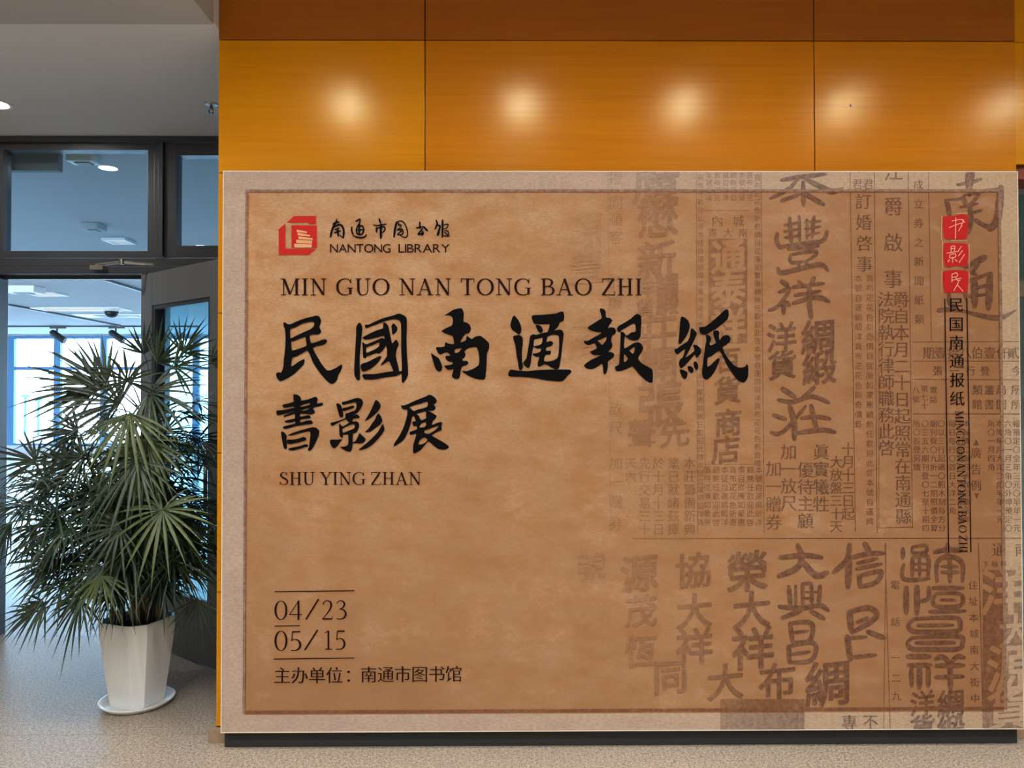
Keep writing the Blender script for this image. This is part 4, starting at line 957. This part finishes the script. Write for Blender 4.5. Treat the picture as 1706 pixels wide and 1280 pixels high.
V('本莊籌備新典', 1149, 772, 22, 21); V('業已就緒茲擇', 1122, 772, 22, 21); V('於十月十三日', 1097, 772, 22, 21); V('先行交易三十', 1074, 772, 22, 21); V('天內', 1051, 772, 22, 20)
for ch, y in zip('授同順客於廉時放尺加一贈券', (297, 338, 366, 396, 470, 505, 600, 680, 713, 772, 803, 836, 873)): G(txt, ch, 1026, y, 24, **TX)
for i, (ch, y) in enumerate(zip('電話一二九', (975, 1036, 1096, 1130, 1160))): G(txt, ch, 1491 + i * .6, y, 16, **TX)
for i, ch in enumerate('住址本城南大街中'): G(txt, ch, 1621 + i * .5, 975 + i * 27, 16, **TX)
G(txt, '專', 1415, 1204, 27, **TX); G(txt, '不', 1450, 1203, 27, **TX)
G(txt, '通', 1664, 916, 24, **TX); G(txt, '南', 1702, 916, 24, **TX)
for ch, x in zip('下城埠', (1642, 1657, 1672)): G(txt, ch, x, 940, 11, **TX)
run_jobs()
for a, b, w in (((1160, 285), (1162, 890), 1), ((1171, 560), (1175, 780), .9), ((1268, 285), (1273, 888), 1.1), ((1416, 285), (1425, 885), 1.2), ((1456.5, 285), (1461, 888), 1.2), ((1513, 285), (1520, 880), 1.2), ((1464, 880), (1520, 878), 1.2), ((1464, 500), (1464, 880), 1),
        ((1546.5, 285), (1551.5, 568), 1.2), ((1520, 570), (1700, 569), 1.2), ((1520, 602), (1700, 602), 1), ((1520, 632), (1700, 633), 1), ((1521, 690), (1703, 690), 1.4), ((1054, 897.5), (1706, 897), 1.3),
        ((1474, 905), (1483, 1216), 1.1), ((1476, 905), (1472, 1216), .8), ((1630, 905), (1638, 1216), 1.4), ((1013, 285), (1017, 890), .9), ((938, 300), (940, 700), .8), ((1174, 351), (1247, 351), 1), ((1176, 774), (1256, 774), .8)):
    txt.line(a, b, w)
for pr_, nm, mt in ((big, 'newspaper_brush_lettering', INK_BIG), (txt, 'newspaper_type', INK_TXT), (rev, 'newspaper_light_lettering', INK_REV)):
    pr_.build(nm, mt)['kind'] = 'stuff'

# ================================================================== plant
PX, PY = -1.80, 3.72
pb = onZ(229, 1172, 0.0)
PX, PY = pb.x, pb.y
plant = tag(empty('potted_palm', (PX, PY, 0)), 'lush dark green lady palm with fan leaves in a white faceted pot by the doorway', 'potted plant')
sa = tag(empty('saucer', (PX, PY, 0)), 'round white saucer on the granite floor under the palm pot', 'saucer')
bm = bmesh.new(); lathe(bm, [(.13, 0.001), (.15, .004), (.170, .022), (.172, .028), (.166, .028), (.145, .012), (.0, .0115)][:-1] + [(.02, .0115)], 40); frombm('dish', bm, CERAMIC, sa, smooth=True)
bm = bmesh.new()
prof = [(.118, .0125), (.124, .03), (.140, .14), (.158, .27), (.169, .36), (.170, .405), (.166, .418), (.157, .418), (.154, .40), (.150, .36), (.02, .355)]
rings = []
for r, z_ in prof:
    rings.append([bm.verts.new((r * math.cos(math.radians(t_deg)), -r * math.sin(math.radians(t_deg)), z_)) for q4 in range(4) for t_deg in (141 - 90 * q4, 79 - 90 * q4)])
for ra, rb in zip(rings, rings[1:]):
    for k_ in range(8): bm.faces.new((ra[k_], ra[(k_ + 1) % 8], rb[(k_ + 1) % 8], rb[k_]))
bm.faces.new(list(reversed(rings[0]))); bm.faces.new(rings[-1])
bmesh.ops.recalc_face_normals(bm, faces=bm.faces)
frombm('pot', bm, CERAMIC, plant)
bm = bmesh.new(); lathe(bm, [(.02, .357), (.120, .358), (.126, .374), (.09, .390), (.02, .397)], 24)
for v in bm.verts: v.co.z += random.uniform(-.004, .006)
frombm('soil', bm, SOIL, plant)

def leaf_mat(name, c1, c2):
    m, nt, b = newmat(name)
    n = noise(nt, 9, 3)
    nt.links.new(mixcol(nt, mrange(nt, n, .35, .65), srgb(*c1), srgb(*c2)), b.inputs['Base Color'])
    b.inputs['Roughness'].default_value = .42
    b.inputs['Specular IOR Level'].default_value = .45
    return m
LEAVES = [leaf_mat('deep_green_leaf', (24, 42, 26), (38, 60, 36)), leaf_mat('blue_green_leaf', (20, 40, 32), (34, 56, 44)), leaf_mat('olive_leaf', (56, 72, 38), (78, 90, 50))]
STEM = plain('cane_stem', (96, 84, 58), .7, 0, .35, 30)
random.seed(11)
WALLX = XWL - .02 - PX; WALLY = YW - .03 - PY
def blocked(p):
    # inside or touching the wood wall, the board, the door leaf or the floor
    if p.x > WALLX and WALLY < p.y < WALLY + .3: return True
    if p.x > BX0 - .01 - PX and p.y > YB - PY - .02: return True
    if p.z < .06: return True
    q = Vector((p.x + PX - HX, p.y + PY - HY)); t = q.x * dirv.x + q.y * dirv.y; dd = -q.x * dirv.y + q.y * dirv.x
    if 0 < t < .93 and abs(dd) < .03: return True
    if p.y + PY > YD - .1: return True
    return False
def make_leaf(base, hub, fdir, nrm, Ln, nl, spread, droop, mat, force=False, width=.013):
    f = fdir.normalized(); n = (nrm - f * nrm.dot(f)).normalized(); s = n.cross(f)
    bm = bmesh.new(); V_ = []; ok = True
    for k in range(nl):
        a = -spread / 2 + spread * k / (nl - 1) + random.uniform(-.06, .06)
        d = f * math.cos(a) + s * math.sin(a)
        LL = Ln * (1 - .28 * abs(a) / (spread / 2)) * random.uniform(.85, 1.08)
        side = d.cross(n).normalized(); W = width * random.uniform(.8, 1.15) * (LL / .3) ** .4
        prev = None; tw = random.uniform(-.3, .3)
        n2 = (n * math.cos(tw) + side * math.sin(tw)); side = d.cross(n2).normalized()
        seg = 6; dr = droop * random.uniform(.6, 1.4); lift = random.uniform(.0, .16)
        for i in range(seg + 1):
            t = i / seg
            c = hub + d * LL * t + n * (lift * LL * math.sin(t * 2.2)) * .5 - Vector((0, 0, 1)) * (dr * LL * t * t)
            w = W * .5 * (min(1, .25 + t * 2.6)) * (1 if t < .55 else max(.04, 1 - (t - .55) / .45 * .96))
            if i in (3, 6) and not force and blocked(c): ok = False
            if i == 6 and force and blocked(c): return None
            row = [bm.verts.new(c - side * w + n2 * w * .25), bm.verts.new(c - n2 * w * .25), bm.verts.new(c + side * w + n2 * w * .25)]
            if prev:
                bm.faces.new((prev[0], prev[1], row[1], row[0])); bm.faces.new((prev[1], prev[2], row[2], row[1]))
            prev = row
    if not ok: bm.free(); return None
    # petiole
    mid = (base + hub) / 2 + Vector((0, 0, .04 + .1 * (hub - base).length))
    pts = []
    for i in range(6):
        t = i / 5; pts.append(base * (1 - t) ** 2 + mid * 2 * t * (1 - t) + hub * t * t)
    tube(bm, pts, [.0045, .004, .0035, .003, .003, .0035], 5)
    return frombm('palm_leaf', bm, mat, plant, smooth=True)
# canes
canes = []
for i in range(15):
    a = i * 2.4; r = .03 + .085 * math.sqrt(i / 15)
    b0 = Vector((r * math.cos(a), r * math.sin(a), .375))
    lean = Vector((math.cos(a), math.sin(a) * .7, 0)) * random.uniform(.02, .18) + Vector((-.05, 0, 0))
    H = (1.18, .95, .75, .55, .88)[i % 5] * random.uniform(.9, 1.08)
    top = b0 + lean + Vector((0, 0, H * .92))
    pts = [b0 + (top - b0) * t + lean * (.25 * math.sin(t * math.pi)) * -1 for t in [j / 6 for j in range(7)]]
    bm = bmesh.new(); tube(bm, pts, [.013, .0125, .012, .0115, .011, .010, .008], 8)
    frombm('cane', bm, STEM, plant, smooth=True); canes.append(pts)
count = 0
def nearest(hub):
    best = None
    for pts in canes:
        for p in pts[2:]:
            if p.z > hub.z + .05: continue
            d = (p - hub).length + .25 * abs(p.z - (hub.z - .12))
            if best is None or d < best[0]: best = (d, p)
    return best[1] if best else canes[0][3]
# hubs placed where the photograph shows clear fans: px, py, depth, direction in the picture (deg, 0 right, 90 up), toward-viewer, length, spread, count
KEY = [(165,648,3.62,172,.25,.37,2.5,13,.12,0),(212,636,3.5,100,.3,.24,4.6,14,.35,0),(262,604,3.75,55,.1,.27,2.4,11,.05,0),(240,590,3.9,100,.0,.2,2.2,9,.05,1),(290,612,3.6,25,.2,.28,2.4,12,.2,0),
 (216,690,3.35,-85,.5,.33,2.6,13,.25,2),(76,806,3.55,120,.3,.19,5.2,14,.1,1),(130,720,3.8,190,.1,.3,2.6,12,.2,1),(275,690,3.4,-40,.5,.3,2.8,13,.35,0),(330,702,3.6,-50,.3,.24,2.6,11,.4,2),
 (271,850,3.3,-95,.5,.27,5.4,18,.25,2),(185,830,3.5,200,.3,.3,3.0,13,.25,0),(110,880,3.6,195,.2,.33,2.6,12,.2,0),(60,880,3.7,230,.1,.22,2.2,9,.3,1),(95,935,3.6,190,.2,.28,2.4,11,.2,0),
 (75,1005,3.5,215,.3,.2,2.4,10,.4,0),(135,1000,3.45,250,.4,.22,2.6,11,.4,0),(60,1020,3.55,180,.2,.18,2.0,8,.3,1),(170,945,3.4,225,.4,.28,3.2,13,.35,0),(170,960,3.35,-80,.4,.2,2.6,10,.3,2),
 (325,840,3.5,-20,.3,.25,3.6,13,.3,1),(345,950,3.55,-70,.2,.22,3.0,11,.35,1),(300,985,3.5,-60,.3,.22,3.2,12,.4,0),(330,1000,3.65,-90,.2,.2,2.6,10,.3,1),(230,770,3.3,-110,.6,.3,3.4,14,.3,0),
 (305,588,3.75,60,.1,.24,2.6,12,.1,0),(338,640,3.7,20,.2,.25,2.6,12,.3,0),(352,605,3.9,40,.1,.22,2.4,10,.2,1),(318,760,3.55,-30,.3,.26,3.2,12,.35,0),(178,640,3.68,150,.1,.36,2.4,15,.06,0),(200,672,3.6,160,.2,.36,3.0,15,.15,1),(250,655,3.55,-15,.3,.33,3.4,15,.3,0),(298,668,3.5,-55,.4,.3,3.2,15,.35,0),(140,762,3.62,200,.2,.3,3.0,14,.2,0),(245,735,3.42,-95,.4,.3,3.4,15,.3,2),(300,720,3.6,20,.2,.26,3.4,13,.25,1),(345,690,3.6,60,.2,.24,3.0,12,.3,0),(20,870,3.7,240,.1,.2,1.4,7,.4,1),(60,770,3.85,160,.0,.26,2.4,10,.15,1),(120,780,3.6,170,.2,.3,2.6,12,.2,0),(350,770,3.55,-60,.2,.22,2.4,10,.4,0),(200,880,3.35,215,.4,.26,3.4,13,.3,0)]
for (px, py, dep, deg, tow, Ln, spr, nl, dr, mi) in KEY:
    hub = onY(px, py, dep) - Vector((PX, PY, 0))
    a = math.radians(deg)
    f = Vector((math.cos(a), -tow, math.sin(a)))
    nrm = Vector((random.uniform(-.2, .2), -.9, .55))
    o = make_leaf(nearest(hub), hub, f, nrm, Ln * 1.0, int(nl * 1.15), spr, dr, LEAVES[mi], force=True, width=.0155)
    count += o is not None
tries = 0
while count < 290 and tries < 6000:
    tries += 1
    pts = random.choice(canes); k = random.uniform(2.2, 6.0)
    i = min(5, int(k)); base = pts[i].lerp(pts[i + 1], k - i) if i < 6 else pts[6]
    a = random.uniform(0, 2 * math.pi)
    reach = random.uniform(.14, .36)
    el = random.uniform(-.35, .75) + (.3 if base.z > 1.2 else 0)
    out = Vector((math.cos(a), math.sin(a) * .9, 0))
    hub = base + out * reach * math.cos(el) + Vector((0, 0, reach * math.sin(el) * .6))
    # keep the crown inside the outline seen
    c = hub + Vector((PX, PY, 0)); u = (c.x - (-1.80)) / .55; v = (c.z - 1.06) / .57; w_ = (c.y - 3.72) / .46
    if u * u + v * v + w_ * w_ > 1.0 or blocked(hub): continue
    if hub.z < .62 and out.x * out.x < .15: continue
    el2 = el - random.uniform(.15, .8)
    f = out * math.cos(el2) + Vector((0, 0, math.sin(el2)))
    nrm = Vector((-out.x * math.sin(el2), -out.y * math.sin(el2), math.cos(el2))) + Vector((random.uniform(-.5, .5), random.uniform(-.7, .3), 0))
    o = make_leaf(base, hub, f, nrm, random.uniform(.19, .30), random.choice((9, 10, 11, 12, 13, 15)), random.uniform(2.2, 4.2), random.uniform(.15, .45), random.choice(LEAVES[:2] * 4 + LEAVES[2:]), width=random.uniform(.010, .016))
    if o is not None: count += 1
print('palm leaves', count)
